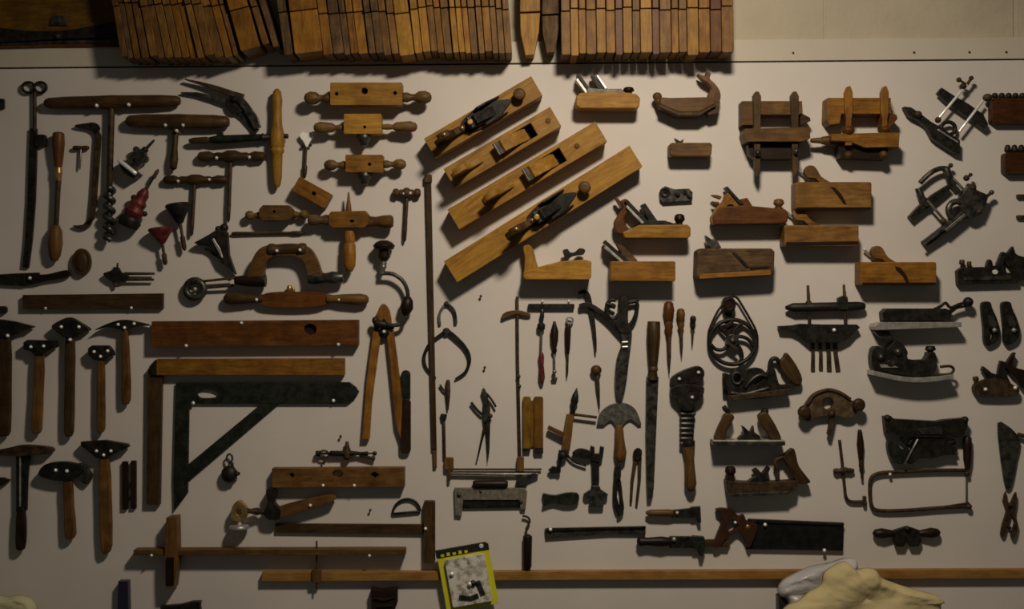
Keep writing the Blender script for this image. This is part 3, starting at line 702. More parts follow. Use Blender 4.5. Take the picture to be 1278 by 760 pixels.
# ================================================================== the four long bench planes, soles to the wall
def tan2(a): return wood((.60, .36, .17), (.36, .20, .09), a, .5, 'light_wood', .4)
def long_plane(label, cx, cy, L, W, ang, kind, ut, us, mat, nail=None):
    """local u runs along the plane towards its upper right end, v across"""
    t = T('bench_plane', label, 'plane', 32); t.xf = (cx, cy, ang)
    h, w = L / 2, W / 2; Z = 32
    c = 1.5
    if kind == 'iron':
        t.p('body', mat, P([(-h, -w), (h, -w), (h, w), (-h, w)], 2, Z))
        u0 = us
        t.p('frame', IRON, P(sm([(u0 - 34, -3), (u0 - 28, -9), (u0 - 8, -13), (u0 + 10, -12.5), (u0 + 30, -5), (u0 + 37, 0), (u0 + 28, 5), (u0 + 8, 12), (u0 - 12, 12), (u0 - 30, 8)], 3), Z, Z + 3),
            PU([(u0 - 14, Z), (u0 - 6, Z + 15), (u0 + 6, Z + 14), (u0 + 26, Z + 2)], -13, -10.5), PU([(u0 - 14, Z), (u0 - 6, Z + 13), (u0 + 6, Z + 12), (u0 + 26, Z + 2)], 9.5, 12))
        t.p('frog', MAROON, PU([(u0 - 24, Z), (u0 - 16, Z + 12), (u0 + 4, Z)], -8, 8), label='dark red frog')
        t.p('blade', GUN, PU([(u0 - 26, Z + 12), (u0 - 22, Z + 15), (u0 + 12, Z - 2), (u0 + 8, Z - 4)], -7.5, 7.5))
        t.p('lever_cap', IRON, PU([(u0 - 18, Z + 14), (u0 - 14, Z + 18), (u0 + 14, Z + 2), (u0 + 10, Z)], -6, 6))
        t.p('nut', BRASS, LA((u0 - 22, 0, Z + 3), (u0 - 22, 0, Z + 20), [(0, 3), (.7, 3), (.71, 4.2), (1, 3.2)]))
        t.p('knob', brown(), LA((u0 + 48, 0, Z), (u0 + 48, 0, Z + 16), [(0, 7), (.2, 4.5), (.5, 5), (.75, 8), (.95, 6.5), (1, 3)]))
        t.p('tote', dark(ang), PU(sm([(ut - 22, Z), (ut + 22, Z), (ut + 16, Z + 7), (ut + 4, Z + 10), (ut - 2, Z + 24), (ut - 4, Z + 34), (ut - 14, Z + 36), (ut - 20, Z + 32), (ut - 12, Z + 26), (ut - 11, Z + 16), (ut - 19, Z + 6)], 3), -4.5, 4.5), bev=1.5)
        t.p('tote_nut', BRASS, SP(ut - 10, 0, Z + 36, 3), SP(ut + 14, 0, Z + 8, 3.4))
    else:
        hole = rect(us - 22, -w + 5, us + 16, w - 5)
        t.p('body', mat, P([(-h, -w), (h, -w), (h, w), (-h, w)], 12, Z, hole), P([(-h, -w), (h, -w), (h, w), (-h, w)], 2, 12.2))
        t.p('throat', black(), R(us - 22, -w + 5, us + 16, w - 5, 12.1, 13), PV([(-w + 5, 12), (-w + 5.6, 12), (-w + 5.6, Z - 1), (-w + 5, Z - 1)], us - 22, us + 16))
        t.p('bed', mat, PU([(us - 22, Z - .2), (us - 22, 13), (us - 4, 13)], -w + 5.5, w - 5.5))
        t.p('blade', STEEL, PU([(us - 40, Z + 13), (us - 38, Z + 16), (us + 1, 15), (us - 1, 13.5)], -w + 6, w - 6))
        t.p('wedge', mat, PU([(us - 32, Z + 11), (us - 29, Z + 15), (us - 10, Z + 6), (us + 6, Z - 6), (us - 2, 15)], -w + 6, w - 6.4))
        t.p('tote', mat, PU(sm([(ut - 20, Z), (ut + 20, Z), (ut + 16, Z + 5), (ut + 4, Z + 9), (ut - 1, Z + 18), (ut - 2, Z + 28), (ut - 12, Z + 30), (ut - 20, Z + 26), (ut - 12, Z + 20), (ut - 11, Z + 12), (ut - 18, Z + 6)], 3), -4.2, 4.2), bev=1.5)
        t.p('strike_button', brown(), LA((us + 36, 0, Z - 1), (us + 36, 0, Z + 1.6), [(0, 3.4), (.6, 3.4), (1, 2)]))
    return t.end()
long_plane('topmost of the four slanted long planes, black iron frame and turned knob', 603, 146, 155, 28, 30.2, 'iron', -44, 4, pale(30))
long_plane('second slanted plane from the top, all wood with dark open throat', 627, 184, 154, 28, 30.2, 'wood', -50, 30, tan2(30))
long_plane('third slanted plane from the top, long and all wood with square throat and wedge', 658, 219, 215, 29, 30.8, 'wood', -42, 36, pale(30))
long_plane('lowest and longest of the four slanted planes, pale wood with black iron frame', 678, 267, 273, 31, 32.0, 'iron', -30, 12, pale(32))

# ================================================================== planes hung on their sides
def side_plane(label, pts, mat, z=30, extra=None, name='bench_plane', z0=1):
    t = T(name, label, 'plane', z)
    t.p('body', mat, P(pts, z0, z), bev=1.3)
    if extra: extra(t)
    return t.end()
def irons(t, x0, y0, x1, y1, w, za, zb, mats=(IRON, NICK)):
    """a slanted blade with its cap iron"""
    dx, dy = x1 - x0, y1 - y0; L = math.hypot(dx, dy); nx, ny = -dy / L, dx / L
    t.p('blade', mats[0], P([(x0, y0), (x1, y1), (x1 + nx * w, y1 + ny * w), (x0 + nx * w, y0 + ny * w)], za, zb))
    t.p('cap_iron', mats[1], P([(x0 + nx * (w + .4) + dx * .12, y0 + ny * (w + .4) + dy * .12), (x1 + nx * (w + .4), y1 + ny * (w + .4)), (x1 + nx * w * 2, y1 + ny * w * 2), (x0 + nx * w * 2 + dx * .16, y0 + ny * w * 2 + dy * .16)], za + 1, zb - 1))
# A: coffin smoother with iron top
def ea(t):
    t.p('plate', GUN, P([(733, 108), (748, 110), (776, 110), (780, 116), (733, 116)], 4, 27))
    irons(t, 723, 90, 739, 112, 4, 6, 24); t.p('lever_cap', IRON, P([(738, 92), (742, 91), (756, 110), (748, 112)], 8, 22)); t.p('lever_edge', BRITE, P([(745, 92), (747, 91), (759, 108), (756, 109)], 10, 20), label='bright steel edge')
    t.p('knob', black(), LA((786, 116, 16), (786, 106, 16), [(0, 5), (.3, 4), (.55, 7.5), (.9, 6), (1, 3)]))
side_plane('small wooden smoothing plane with rounded ends, leaning irons and black knob, under the top row', [(719, 120), (724, 116), (733, 115), (779, 115), (794, 117), (799, 122), (798, 133), (794, 135), (724, 135), (719, 132)], pale(), 31, ea)
# B: compass plane with horn
def eb(t):
    t.p('horn', brown(60), P(sm([(888, 128), (885, 118), (889, 109), (885, 102), (877, 97), (872, 90), (882, 93), (883, 88), (889, 90), (887, 96), (893, 102), (899, 110), (901, 120), (897, 130)], 3), 9, 22), bev=2)
    t.p('handle_root', dark(), P([(880, 124), (900, 126), (897, 140), (886, 143), (878, 134)], 7, 24))
    t.p('knob', brown(), SP(822, 118, 16, 6, 5.5, 6), LA((822, 120, 16), (827, 130, 16), [(0, 4), (1, 5)]))
    t.p('sole', RUST, P([(824, 128), (848, 139), (872, 139), (892, 128), (894, 132), (873, 144), (847, 144), (823, 133)], 3, 29))
side_plane('boat-shaped wooden plane with a curled horn at right and round knob at left', [(824, 121), (836, 122), (880, 121), (892, 124), (892, 130), (873, 140), (847, 140), (824, 130)], brown(), 30, eb)
side_plane('tiny plain wooden block plane with a small dark blade tip, below the horned plane', [(836, 180), (838, 178), (887, 178), (889, 181), (888, 193), (885, 195), (839, 195), (836, 193)], brown(), 26,
           lambda t: t.p('blade', IRON, P([(843, 171), (850, 175), (855, 172), (853, 178), (848, 179)], 8, 18)), name='block_plane')
# I: jack with tote, irons
def ei(t):
    t.p('tote', red(60), P(sm([(777, 292), (769, 288), (767, 277), (772, 268), (778, 258), (774, 252), (781, 247), (788, 252), (787, 262), (781, 270), (782, 279), (788, 285), (800, 284), (798, 291)], 3), 10, 20), bev=2)
    t.p('tote_tip', red(), P([(768, 246), (772, 246), (779, 254), (775, 258)], 11, 19))
    irons(t, 783, 248, 812, 278, 4, 5, 25); t.p('lever_cap', IRON, P([(801, 255), (806, 253), (822, 276), (812, 280)], 6, 24))
    t.p('plate', IRON, P([(797, 281), (808, 275), (830, 275), (846, 280), (848, 284), (795, 286)], 4, 28))
    t.p('knob', black(), LA((850, 284, 16), (850, 266, 16), [(0, 5), (.35, 3.5), (.6, 7), (.9, 6), (1, 3)]))
side_plane('honey smoothing plane with curly reddish tote, right of the longest plane', [(777, 290), (797, 281), (858, 280), (862, 284), (862, 295), (858, 297), (780, 297)], pale(), 30, ei)
# K
def ek(t):
    t.p('tote', pale(90), P(sm([(654, 338), (655, 322), (653, 308), (660, 305), (666, 311), (669, 324), (672, 334), (672, 342), (655, 342)], 3), 8, 22), bev=2)
    t.p('wing_nut', IRON, P(sm([(703, 312), (709, 310), (712, 314), (718, 314), (724, 309), (731, 311), (729, 317), (722, 318), (714, 320), (708, 325), (705, 319)], 3), 12, 18))
side_plane('pale wooden plane with an upright tote at left and a small wing nut on top', [(653, 340), (672, 333), (700, 326), (730, 324), (738, 326), (738, 346), (735, 349), (656, 349), (653, 346)], pale(), 31, ek)
side_plane('plain wooden smoothing plane with two steel irons leaning out to the upper left', rr(762, 326, 843, 351, 1.5, 2), honey(), 31,
           lambda t: (irons(t, 756, 299, 785, 325, 4, 6, 26), t.p('wedge', grey(), P([(770, 304), (778, 306), (796, 324), (797, 328), (782, 328)], 8, 24))))
# M
side_plane('oldest greyest wooden plane with a dark slanting blade slot and tan lower edge', [(870, 313), (874, 310), (963, 310), (967, 314), (966, 340), (962, 344), (873, 348), (869, 344)], grey(), 30,
           lambda t: (t.p('blade', IRON, P([(913, 315), (918, 315), (935, 333), (931, 334)], 29, 31.5)), t.p('wedge', GUN, P([(882, 293), (889, 298), (896, 299), (902, 309), (890, 310), (884, 304)], 10, 22)),
                      t.p('sole', honey(), P([(873, 342), (962, 337), (962, 343), (873, 348)], 28, 31), label='tan lower strip'), t.p('slot', black(), P([(935, 333), (960, 332), (960, 335), (936, 337)], 29, 30.8))))
# N
def en(t):
    t.p('tote', honey(60), P(sm([(890, 278), (891, 268), (896, 258), (904, 250), (907, 242), (913, 240), (922, 250), (928, 256), (924, 276), (905, 280)], 3), 9, 21, el(913, 261, 6.5, 7, 14)), bev=1.5)
    t.p('tote_horns', brown(), P([(889, 242), (896, 242), (903, 244), (901, 248), (893, 245)], 12, 18), P([(890, 250), (899, 251), (900, 254), (893, 254)], 12, 18))
    t.p('blade', IRON, P([(906, 233), (909, 232), (929, 254), (924, 255)], 6, 24)); t.p('wedge', red(), P([(925, 248), (934, 246), (941, 257), (930, 260)], 8, 22))
    t.p('knob', brown(), LA((975, 262, 15), (975, 247, 15), [(0, 4), (.3, 3), (.6, 7), (.9, 6), (1, 3)]))
side_plane('reddish wooden plane with a closed tote at left, thin blade and dark knob', [(890, 270), (898, 258), (930, 256), (980, 261), (984, 265), (983, 277), (976, 279), (892, 280)], red(), 29, en)
# moulding/rebate planes O P Q
def skew(label, pts, mat, slot, wd, z=28, sole=None, wm=None):
    def ex(t):
        if slot: t.p('blade', black(), P(slot, z - 1, z + .8))
        t.p('wedge', wm, P(wd, 9, 19), bev=2); t.p('blade_tip', NICK, bar([(wd[0][0] - 6, wd[0][1] - 5), (wd[0][0] + 10, wd[0][1] + 8)], 2.5, 5, 9))
        if sole: t.p('sole', black(), P(sole, z - 1, z + 1))
    side_plane(label, pts, mat, z, ex, name='rebate_plane')
def wedge_pts(x, y): return sm([(x - 8, y + 2), (x - 4, y - 6), (x + 4, y - 6), (x + 9, y), (x + 13, y + 7), (x + 22, y + 13), (x + 30, y + 17), (x + 14, y + 17), (x + 6, y + 10), (x - 3, y + 9)], 2)
skew('brown rebate plane with a curved dark slot in its side, below the right-hand plow plane', rr(993, 227, 1088, 262, 2.5, 3), tan(), [(1036, 233), (1042, 234), (1050, 242), (1057, 255), (1053, 255), (1045, 244)],
     wedge_pts(1014, 212), 27, [(994, 258.5), (1087, 258.5), (1087, 261), (994, 261)], brown())
skew('brown rebate plane with a stepped side, just below and left of the slotted one', rr(979, 281, 1072, 307, 2.5, 3), tan(), None,
     wedge_pts(1000, 265), 29, [(981, 302), (1071, 301), (1071, 305), (981, 306)], tan())
skew('brown rebate plane with a curly dark slot, lower right beside the black iron planes', rr(1074, 327, 1169, 356, 2.5, 3), honey(), [(1117, 332), (1124, 334), (1131, 343), (1135, 353), (1131, 353), (1126, 344), (1118, 337)],
     wedge_pts(1098, 313), 28, [(1076, 352.5), (1168, 352.5), (1168, 355), (1076, 355)], tan())
t = T('iron_fitting', 'small dark perforated iron fitting above the smoothing plane with the black knob', 'fitting', 10)
t.p('plate', GUN, P([(823, 240), (830, 232), (842, 236), (860, 235), (865, 240), (864, 250), (828, 252), (824, 248)], 3, 8, el(831, 240, 3.5, 3.5, 10), el(845, 243, 2.5, 2.5, 10), el(856, 242, 3, 2, 10)))
t.p('ring', IRON, TO(830, 240, 8, 5, 5, 1.8), SP(846, 243, 9, 3)); t.p('hook', IRON, TU([(855, 236, 9), (859, 245, 9), (864, 248, 9)], 1.6)); t.end()

# ================================================================== plow planes
t = T('plow_plane', 'dark wooden plow plane with two crossing arms, left of the pair', 'plane', 26)
t.p('body', brown(), P([(926, 126), (1001, 126), (1002, 140), (998, 143), (944, 143), (942, 156), (926, 156)], 2, 26))
t.p('fence', brown(), P([(928, 162), (1008, 160), (1009, 174), (998, 178), (930, 178), (927, 168)], 2, 36))
for x in (944, 991): t.p('arm', dark(90), P([(x - 5, 120), (x - 2, 115), (x + 2, 115), (x + 5, 121), (x + 4, 168), (x + 4, 212), (x + 1, 220), (x - 3, 212), (x - 4, 168)], 22, 31))
t.p('skate', black(), P([(934, 180), (998, 178), (998, 192), (990, 198), (942, 198), (936, 192)], 4, 24))
t.p('thumb_screw', GUN, SP(944, 192, 34, 4.5), SP(992, 190, 34, 4.5)); t.p('nose', dark(), P([(1000, 140), (1012, 146), (1013, 150), (1000, 156)], 8, 22)); t.end()
t = T('plow_plane', 'honey wooden plow plane with two arms and a long pointed stem, right of the pair', 'plane', 28)
t.p('body', honey(), P([(1033, 122), (1112, 122), (1112, 142), (1050, 142), (1048, 154), (1036, 156), (1032, 150)], 2, 28)); t.p('nose', red(), P([(1108, 138), (1120, 143), (1121, 148), (1112, 158), (1100, 156), (1100, 140)], 8, 26))
t.p('fence', honey(), P([(1036, 168), (1116, 166), (1121, 168), (1120, 184), (1078, 185), (1060, 178), (1036, 176)], 2, 34))
t.p('stem', brown(), LA((1050, 174, 18), (1014, 174, 18), [(0, 7), (.3, 6.5), (.6, 5), (.62, 4), (.95, 3), (1, 2)]))
for x in (1058, 1103): t.p('arm', honey(90), P([(x - 5, 116), (x - 2, 109), (x + 2, 108), (x + 5, 116), (x + 5, 140), (x + 3, 150), (x + 4, 182), (x - 4, 182), (x - 3, 150), (x - 5, 140)], 26, 33))
t.p('collar', red(), LA((1058, 158, 30), (1058, 168, 30), [(0, 6), (.5, 8), (1, 6)]), LA((1104, 158, 30), (1104, 166, 30), [(0, 5), (.5, 7), (1, 5)]))
t.p('fence_block', black(), P([(1048, 182), (1110, 184), (1108, 198), (1050, 196)], 2, 24)); t.p('thumb_screw', brown(), SP(1060, 193, 24, 5), SP(1103, 193, 26, 5.5)); t.end()

# F: iron plow, tilted
t = T('combination_plane', 'black iron plow plane with two bright rods, at the far upper right', 'plane', 14)
t.p('fence', IRON, bar([(1172, 113), (1186, 124), (1205, 136), (1222, 148), (1230, 158)], [9, 12, 14, 14, 8], 8, 16))
t.p('body', IRON, P([(1128, 133), (1137, 134), (1149, 142), (1162, 152), (1176, 160), (1198, 175), (1198, 192), (1190, 190), (1164, 173), (1156, 158), (1146, 150), (1134, 144)], 4, 15))
t.p('web', NICK, bar([(1170, 162), (1182, 170), (1195, 178)], 2, 15, 17)); t.p('tote_ring', IRON, TO(1184, 160, 12, 9, 8, 2.6))
t.p('rod', BRITE, LA((1169, 150, 16), (1206, 106, 16), [(0, 1.8), (1, 1.8)])); t.p('rod', BRITE, LA((1196, 165, 16), (1226, 126, 16), [(0, 1.8), (1, 1.8)]))
t.p('thumb_screw', RUST, SP(1201, 108, 17, 4), SP(1211, 98, 17, 3), SP(1196, 100, 16, 3.2), TU([(1206, 106, 16), (1212, 97, 17)], 2), TU([(1196, 100, 16), (1206, 106, 16)], 1.4), SP(1232, 122, 15, 6, 5, 5), SP(1145, 143, 16, 5, 4.5, 4), SP(1170, 150, 16, 4)); t.end()
# G
t = T('combination_plane', 'large tilted iron combination plane with two rods and a round central opening', 'plane', 18)
t.p('sole', IRON, bar([(1156, 304), (1176, 290), (1198, 272), (1214, 258), (1228, 248)], [7, 9, 9, 8, 5], 2, 15))
t.p('skate', GUN, bar([(1153, 306), (1200, 268), (1230, 246)], [3, 4, 3], 15, 18))
t.p('fence', IRON, bar([(1139, 272), (1152, 260), (1170, 245), (1188, 232)], [6, 9, 9, 6], 2, 12))
t.p('handle_frame', GUN, TU(sm([(1150, 228, 12), (1162, 216, 14), (1174, 210, 14), (1184, 210, 14)], 4, False), 3.2), TU([(1148, 234, 12), (1152, 246, 12), (1160, 256, 12)], 4.5), TU([(1182, 209, 13), (1187, 222, 13), (1194, 230, 13)], 5))
t.p('ring', GUN, TO(1196, 262, 14, 11, 11, 4))
t.p('rod', STEEL, LA((1158, 250, 16), (1178, 273, 16), [(0, 1.8), (1, 1.8)])); t.p('rod', STEEL, LA((1190, 222, 16), (1216, 250, 16), [(0, 1.8), (1, 1.8)]))
t.p('frog', GUN, P(sm([(1200, 244), (1210, 232), (1220, 238), (1232, 244), (1230, 254), (1224, 266), (1212, 272), (1202, 264)], 3), 6, 20)); t.p('lever', GUN, bar([(1226, 250), (1238, 240)], [3, 4], 14, 19), SP(1238, 240, 17, 3.2))
t.p('thumb_screw', RUST, SP(1207, 222, 16, 4), SP(1212, 218, 16, 2.6), SP(1214, 234, 18, 4.5), SP(1178, 276, 17, 4), SP(1188, 206, 14, 3), SP(1222, 264, 18, 4)); t.p('blade', STEEL, bar([(1180, 288), (1204, 268)], 4, 18, 20)); t.end()
# H: racks of bits at right edge
def rack(label, x0, y0, x1, y1, n, ys):
    t = T('bit_rack', label, 'rack', 14)
    t.p('block', wood((.12, .045, .02), (.06, .022, .011), 0, .5), P(rr(x0, y0, x1, y1, 4, 3), 1, 14))
    for i in range(n): t.p('peg', IRON, LA((x0 + 6 + i * 8.6, y0 - 1, 8), (x0 + 6 + i * 8.6, ys, 8), [(0, 3.6), (.3, 4), (.7, 3.6), (1, 2.2)]))
    return t.end()
rack('dark reddish block with a row of black pegs on top, upper right edge', 1238, 122, 1306, 154, 7, 115)
rack('second dark reddish pegged block, below the larger one at the right edge', 1254, 190, 1310, 217, 6, 180)
for y, lab in ((245, 'upper of two short dark bars at the right edge'), (271, 'lower of two short dark bars at the right edge')):
    t = T('iron_bar', lab, 'bar', 5); t.p('iron_bar', RUST, RR(1269, y - 2.5, 1310, y + 2.5, 2, 6, 1.5)); t.end()
# ================================================================== black iron planes at the right
def tote_iron(t, x0, y0, x1, y1, w, mat, z0=6, z1=16, name='tote'):
    """slanted open handle between a top horn and a foot"""
    dx, dy = x1 - x0, y1 - y0; L = math.hypot(dx, dy); ux, uy = dx / L, dy / L; nx, ny = uy, -ux
    q = lambda a, b: (x0 + ux * a * L + nx * b * w, y0 + uy * a * L + ny * b * w)
    t.p(name, mat, P(sm([q(-.12, .9), q(.05, .55), q(.3, .62), q(.6, .72), q(.9, .6), q(1.02, .3), q(1, -.5), q(.75, -.35), q(.45, -.4), q(.15, -.55), q(-.02, -.2)], 3), z0, z1), bev=1.5)
# R
t = T('plow_plane', 'black iron plow plane with a pointed tote, below the tilted combination plane', 'plane', 12)
t.p('body', IRON, P([(1195, 338), (1200, 334), (1226, 333), (1236, 334), (1250, 334), (1256, 340), (1272, 342), (1271, 353), (1196, 355)], 2, 12))
t.p('tote', IRON, P(sm([(1244, 334), (1248, 322), (1252, 314), (1258, 316), (1265, 307), (1268, 316), (1276, 320), (1290, 322), (1286, 330), (1284, 344), (1276, 350), (1266, 344), (1262, 330), (1256, 322), (1253, 330), (1258, 342), (1250, 342)], 2), 4, 11), P([(1250, 320), (1258, 315), (1274, 334), (1280, 346), (1270, 349), (1262, 336)], 5, 10))
t.p('thumb_screw', RUST, LA((1202, 334, 8), (1202, 324, 8), [(0, 2), (.4, 2), (.5, 3.6), (1, 3)]), LA((1211, 334, 8), (1211, 326, 8), [(0, 2), (.4, 3), (1, 2.6)]))
t.p('depth_stop', IRON, P(sm([(1232, 336), (1234, 324), (1238, 326), (1240, 332), (1248, 330), (1248, 336)], 3), 5, 13)); t.p('nut', BRITE, E(1241.5, 339.5, 3.5, 3, 12, 14)); t.p('skate', GUN, P([(1203, 346), (1262, 344), (1262, 349), (1203, 350)], 12, 13.5)); t.end()
# S
t = T('side_plane', 'black iron plane above a long bright sole, with a lever and round knob at right', 'plane', 24)
t.p('body', IRON, P([(1103, 390), (1108, 385), (1182, 385), (1190, 388), (1188, 400), (1104, 400)], 3, 20))
t.p('sole', NICK, P([(1093, 404), (1102, 402), (1200, 402), (1200, 408), (1094, 412), (1091, 408)], 1, 25), label='bright steel sole')
t.p('lever', IRON, TU(sm([(1168, 387, 14), (1178, 382, 14), (1184, 378, 14), (1190, 384, 14), (1200, 380, 14), (1208, 378, 14)], 3, False), 2), bar([(1186, 392), (1198, 384), (1210, 382)], [6, 4, 3], 10, 14))
t.p('knob', IRON, SP(1212, 377, 14, 6.5)); t.p('side_wing', GUN, P([(1094, 414), (1112, 413), (1118, 424), (1104, 424)], 4, 16)); t.end()
# T circular plane
t = T('compass_plane', 'iron compass plane with a curved flexible bright sole, below the bright-soled plane', 'plane', 22)
t.p('body', IRON, P(sm([(1090, 436), (1098, 432), (1108, 436), (1118, 425), (1128, 430), (1134, 440), (1134, 448), (1156, 449), (1160, 440), (1168, 440), (1170, 452), (1168, 464), (1150, 470), (1125, 468), (1100, 462), (1089, 456)], 2), 4, 20))
t.p('sole', NICK, P(sm([(1088, 462), (1115, 468), (1140, 471), (1165, 470), (1189, 467)], 4, False) + sm([(1189, 472), (1165, 476), (1140, 477), (1115, 474), (1088, 468)], 4, False), 1, 26), label='curved bright sole')
t.p('toe_loop', RUST, TU(sm([(1166, 468, 20), (1186, 467, 20), (1191, 461, 20), (1186, 457, 20), (1174, 458, 20)], 3, False), 1.8)); t.p('knob', IRON, LA((1164, 444, 14), (1164, 432, 14), [(0, 3), (.4, 3), (.6, 7), (1, 5)]))
t.p('adjuster', GUN, E(1112, 453, 5, 4, 20, 23), SP(1100, 446, 20, 5), SP(1122, 440, 18, 6)); t.p('highlight_plate', NICK, P([(1098, 455), (1115, 455), (1122, 459), (1100, 459)], 20, 21.5), label='pale steel plate'); t.end()  # small pale plate on the face of the body
for x, lab in ((1237, 'left of two short black pierced irons right of the bright-soled plane'), (1261, 'right of two short black pierced irons, nearest the photo edge')):
    t = T('cutter_iron', lab, 'plane iron', 9, group='pair of short pierced irons')
    o = x - 1237
    t.p('body', IRON, P(sm([(1226, 378), (1236, 377), (1239, 386), (1244, 396), (1248, 412), (1246, 424), (1236, 431), (1229, 428), (1228, 410), (1226, 392)], 3), 2, 9, sm([(1235, 410), (1238, 412), (1240, 420), (1238, 425), (1235, 420)], 2)) if o == 0 else
        P(sm([(1251, 378), (1261, 377), (1264, 386), (1269, 396), (1273, 412), (1270, 424), (1260, 430), (1254, 428), (1253, 410), (1251, 392)], 3), 2, 9))
    t.p('cap', GUN, P(sm([(1232 + o, 395), (1240 + o, 396), (1243 + o, 408), (1236 + o, 408)], 3), 8, 11)); t.p('nut', NICK, SP(1240.5 + o, 412, 11, 3)); t.end()
# W
t = T('plow_plane', 'small black iron plane with slanted tote and two bright screws, lower right edge', 'plane', 12)
t.p('body', RUST, P(sm([(1216, 484), (1220, 478), (1230, 474), (1240, 472), (1256, 474), (1264, 480), (1272, 484), (1271, 493), (1258, 495), (1228, 495), (1218, 492)], 2), 2, 12))
t.p('frog', IRON, P([(1227, 482), (1232, 472), (1226, 462), (1228, 457), (1238, 465), (1246, 468), (1248, 456), (1250, 450), (1256, 452), (1255, 464), (1262, 478), (1250, 486), (1230, 488)], 4, 11))
t.p('tote', black(), P(sm([(1264, 442), (1268, 441), (1264, 456), (1272, 460), (1290, 466), (1286, 482), (1276, 484), (1268, 472), (1258, 462), (1256, 455)], 3), 5, 12))
t.p('front_knob', RUST, LA((1220, 482, 8), (1219, 470, 8), [(0, 3), (.5, 2.5), (.7, 4), (1, 3)])); t.p('screw_head', BRITE, SP(1230, 486, 12, 2.6), SP(1267, 484, 12, 2.6)); t.end()
# X
t = T('combination_plane', 'large dark scrolled iron combination plane with a closed tote, right of the wheel drill', 'plane', 16)
t.p('body', IRON, P(sm([(906, 478), (906, 466), (912, 468), (920, 461), (930, 463), (938, 460), (946, 459), (952, 461), (958, 466), (962, 458), (968, 462), (972, 478), (980, 486), (970, 494), (940, 498), (912, 496)], 2), 3, 15, el(920, 472, 4, 5, 10), sm([(938, 478), (948, 470), (954, 472), (944, 480)], 2)))
t.p('scroll', GUN, TO(920, 472, 16, 6, 7, 2), TU(sm([(930, 484, 16), (938, 474, 16), (948, 468, 16), (958, 470, 16)], 3, False), 2), TU(sm([(912, 490, 15), (930, 492, 15), (960, 484, 15)], 3, False), 2.4), label='grey raised scrolls')
t.p('toe_post', IRON, TU([(905, 466, 8), (906, 492, 8)], 2.4)); t.p('tote', dark(120), P(sm([(974, 452), (978, 446), (982, 440), (988, 446), (996, 458), (1002, 472), (1000, 480), (992, 480), (984, 472), (976, 462)], 3), 5, 14), bev=2)
t.p('tote_frame', IRON, TU(sm([(968, 478, 10), (962, 462, 10), (964, 450, 10), (970, 448, 10), (975, 455, 10)], 3, False), 3), bar([(966, 484), (982, 482), (1000, 480)], [5, 4, 3], 4, 12)); t.p('sole', RUST, P([(908, 494), (985, 485), (985, 492), (912, 500)], 1, 18)); t.end()
# Y two-handled scraper plane
t = T('core_box_plane', 'iron plane with two inward-leaning handles on a flat bright-edged sole', 'plane', 26)
t.p('sole', GUN, P([(890, 551), (980, 551), (980, 556), (890, 556)], 1, 27)); t.p('rim', NICK, P([(890, 549.5), (980, 549.5), (979, 552), (891, 552)], 3, 26), label='bright upper rim of the sole')
t.p('handle', dark(60), P(sm([(893, 550), (897, 536), (903, 524), (908, 516), (918, 520), (914, 530), (908, 540), (906, 550)], 3), 8, 20), bev=2)
t.p('handle', dark(120), P(sm([(977, 550), (972, 536), (964, 522), (957, 514), (948, 520), (952, 532), (960, 542), (966, 550)], 3), 8, 20), bev=2)
t.p('handle_cap', IRON, SP(907, 512, 14, 3), TU([(905, 508, 14), (912, 517, 14)], 3), SP(957, 515, 14, 5)); t.p('cutter_post', IRON, P(sm([(922, 550), (930, 542), (928, 532), (933, 536), (938, 540), (942, 532), (943, 540), (950, 545), (948, 551)], 2), 8, 20)); t.end()
# Z
t = T('scraper_plane', 'rusty iron plane with an upright front knob and slanted rear handle, above the black saw', 'plane', 20)
t.p('body', RUST, P([(906, 600), (930, 602), (960, 602), (996, 600), (994, 611), (984, 616), (908, 616)], 2, 20)); t.p('front_knob', black(), LA((913, 604, 12), (913, 583, 12), [(0, 5), (.5, 4.5), (.65, 7), (.9, 6.5), (1, 4)]))
t.p('frog', IRON, P([(934, 602), (944, 595), (940, 588), (946, 585), (952, 592), (960, 582), (962, 585), (956, 598), (950, 603)], 6, 18)); t.p('tote', dark(120), P(sm([(978, 571), (990, 560), (994, 566), (998, 582), (1010, 598), (1012, 603), (998, 604), (990, 592), (982, 578)], 3), 6, 17), bev=2)
t.p('tote_arm', RUST, TU(sm([(972, 600, 12), (972, 588, 12), (969, 576, 12), (978, 572, 12), (986, 570, 12)], 3, False), 2.8)); t.p('sole', GUN, P([(908, 616), (984, 613), (984, 617), (912, 620)], 1, 21)); t.end()
# AA plow with cutters
t = T('plow_plane', 'black iron plow with two upright rods and a fan of cutters hanging beneath', 'plane', 14)
t.p('fence', IRON, LA((981, 384, 10), (1081, 382, 10), [(0, 2), (.06, 4.5), (.1, 6), (.9, 6), (.97, 5), (1, 3)], 10), R(996, 378, 1040, 388, 4, 13))
t.p('body', IRON, P([(972, 407), (990, 406), (1000, 404), (1030, 405), (1070, 405), (1074, 409), (1068, 413), (1060, 422), (1048, 428), (1010, 428), (996, 416), (988, 412), (973, 411)], 3, 13))
t.p('rod', RUST, LA((1009, 356, 11), (1011, 405, 11), [(0, 1.8), (.4, 2), (.41, 3.6), (.6, 3.6), (.61, 2), (1, 2)])); t.p('rod', RUST, LA((1054, 355, 11), (1056, 405, 11), [(0, 1.6), (.3, 2), (.31, 4), (.6, 4), (.61, 2), (1, 2)]))
t.p('bracket', GREEN, P([(1046, 372), (1052, 369), (1058, 374), (1058, 386), (1046, 386)], 6, 16)); t.p('thumb_screw', BRITE, SP(1041, 412, 14, 2.5))
t.end()
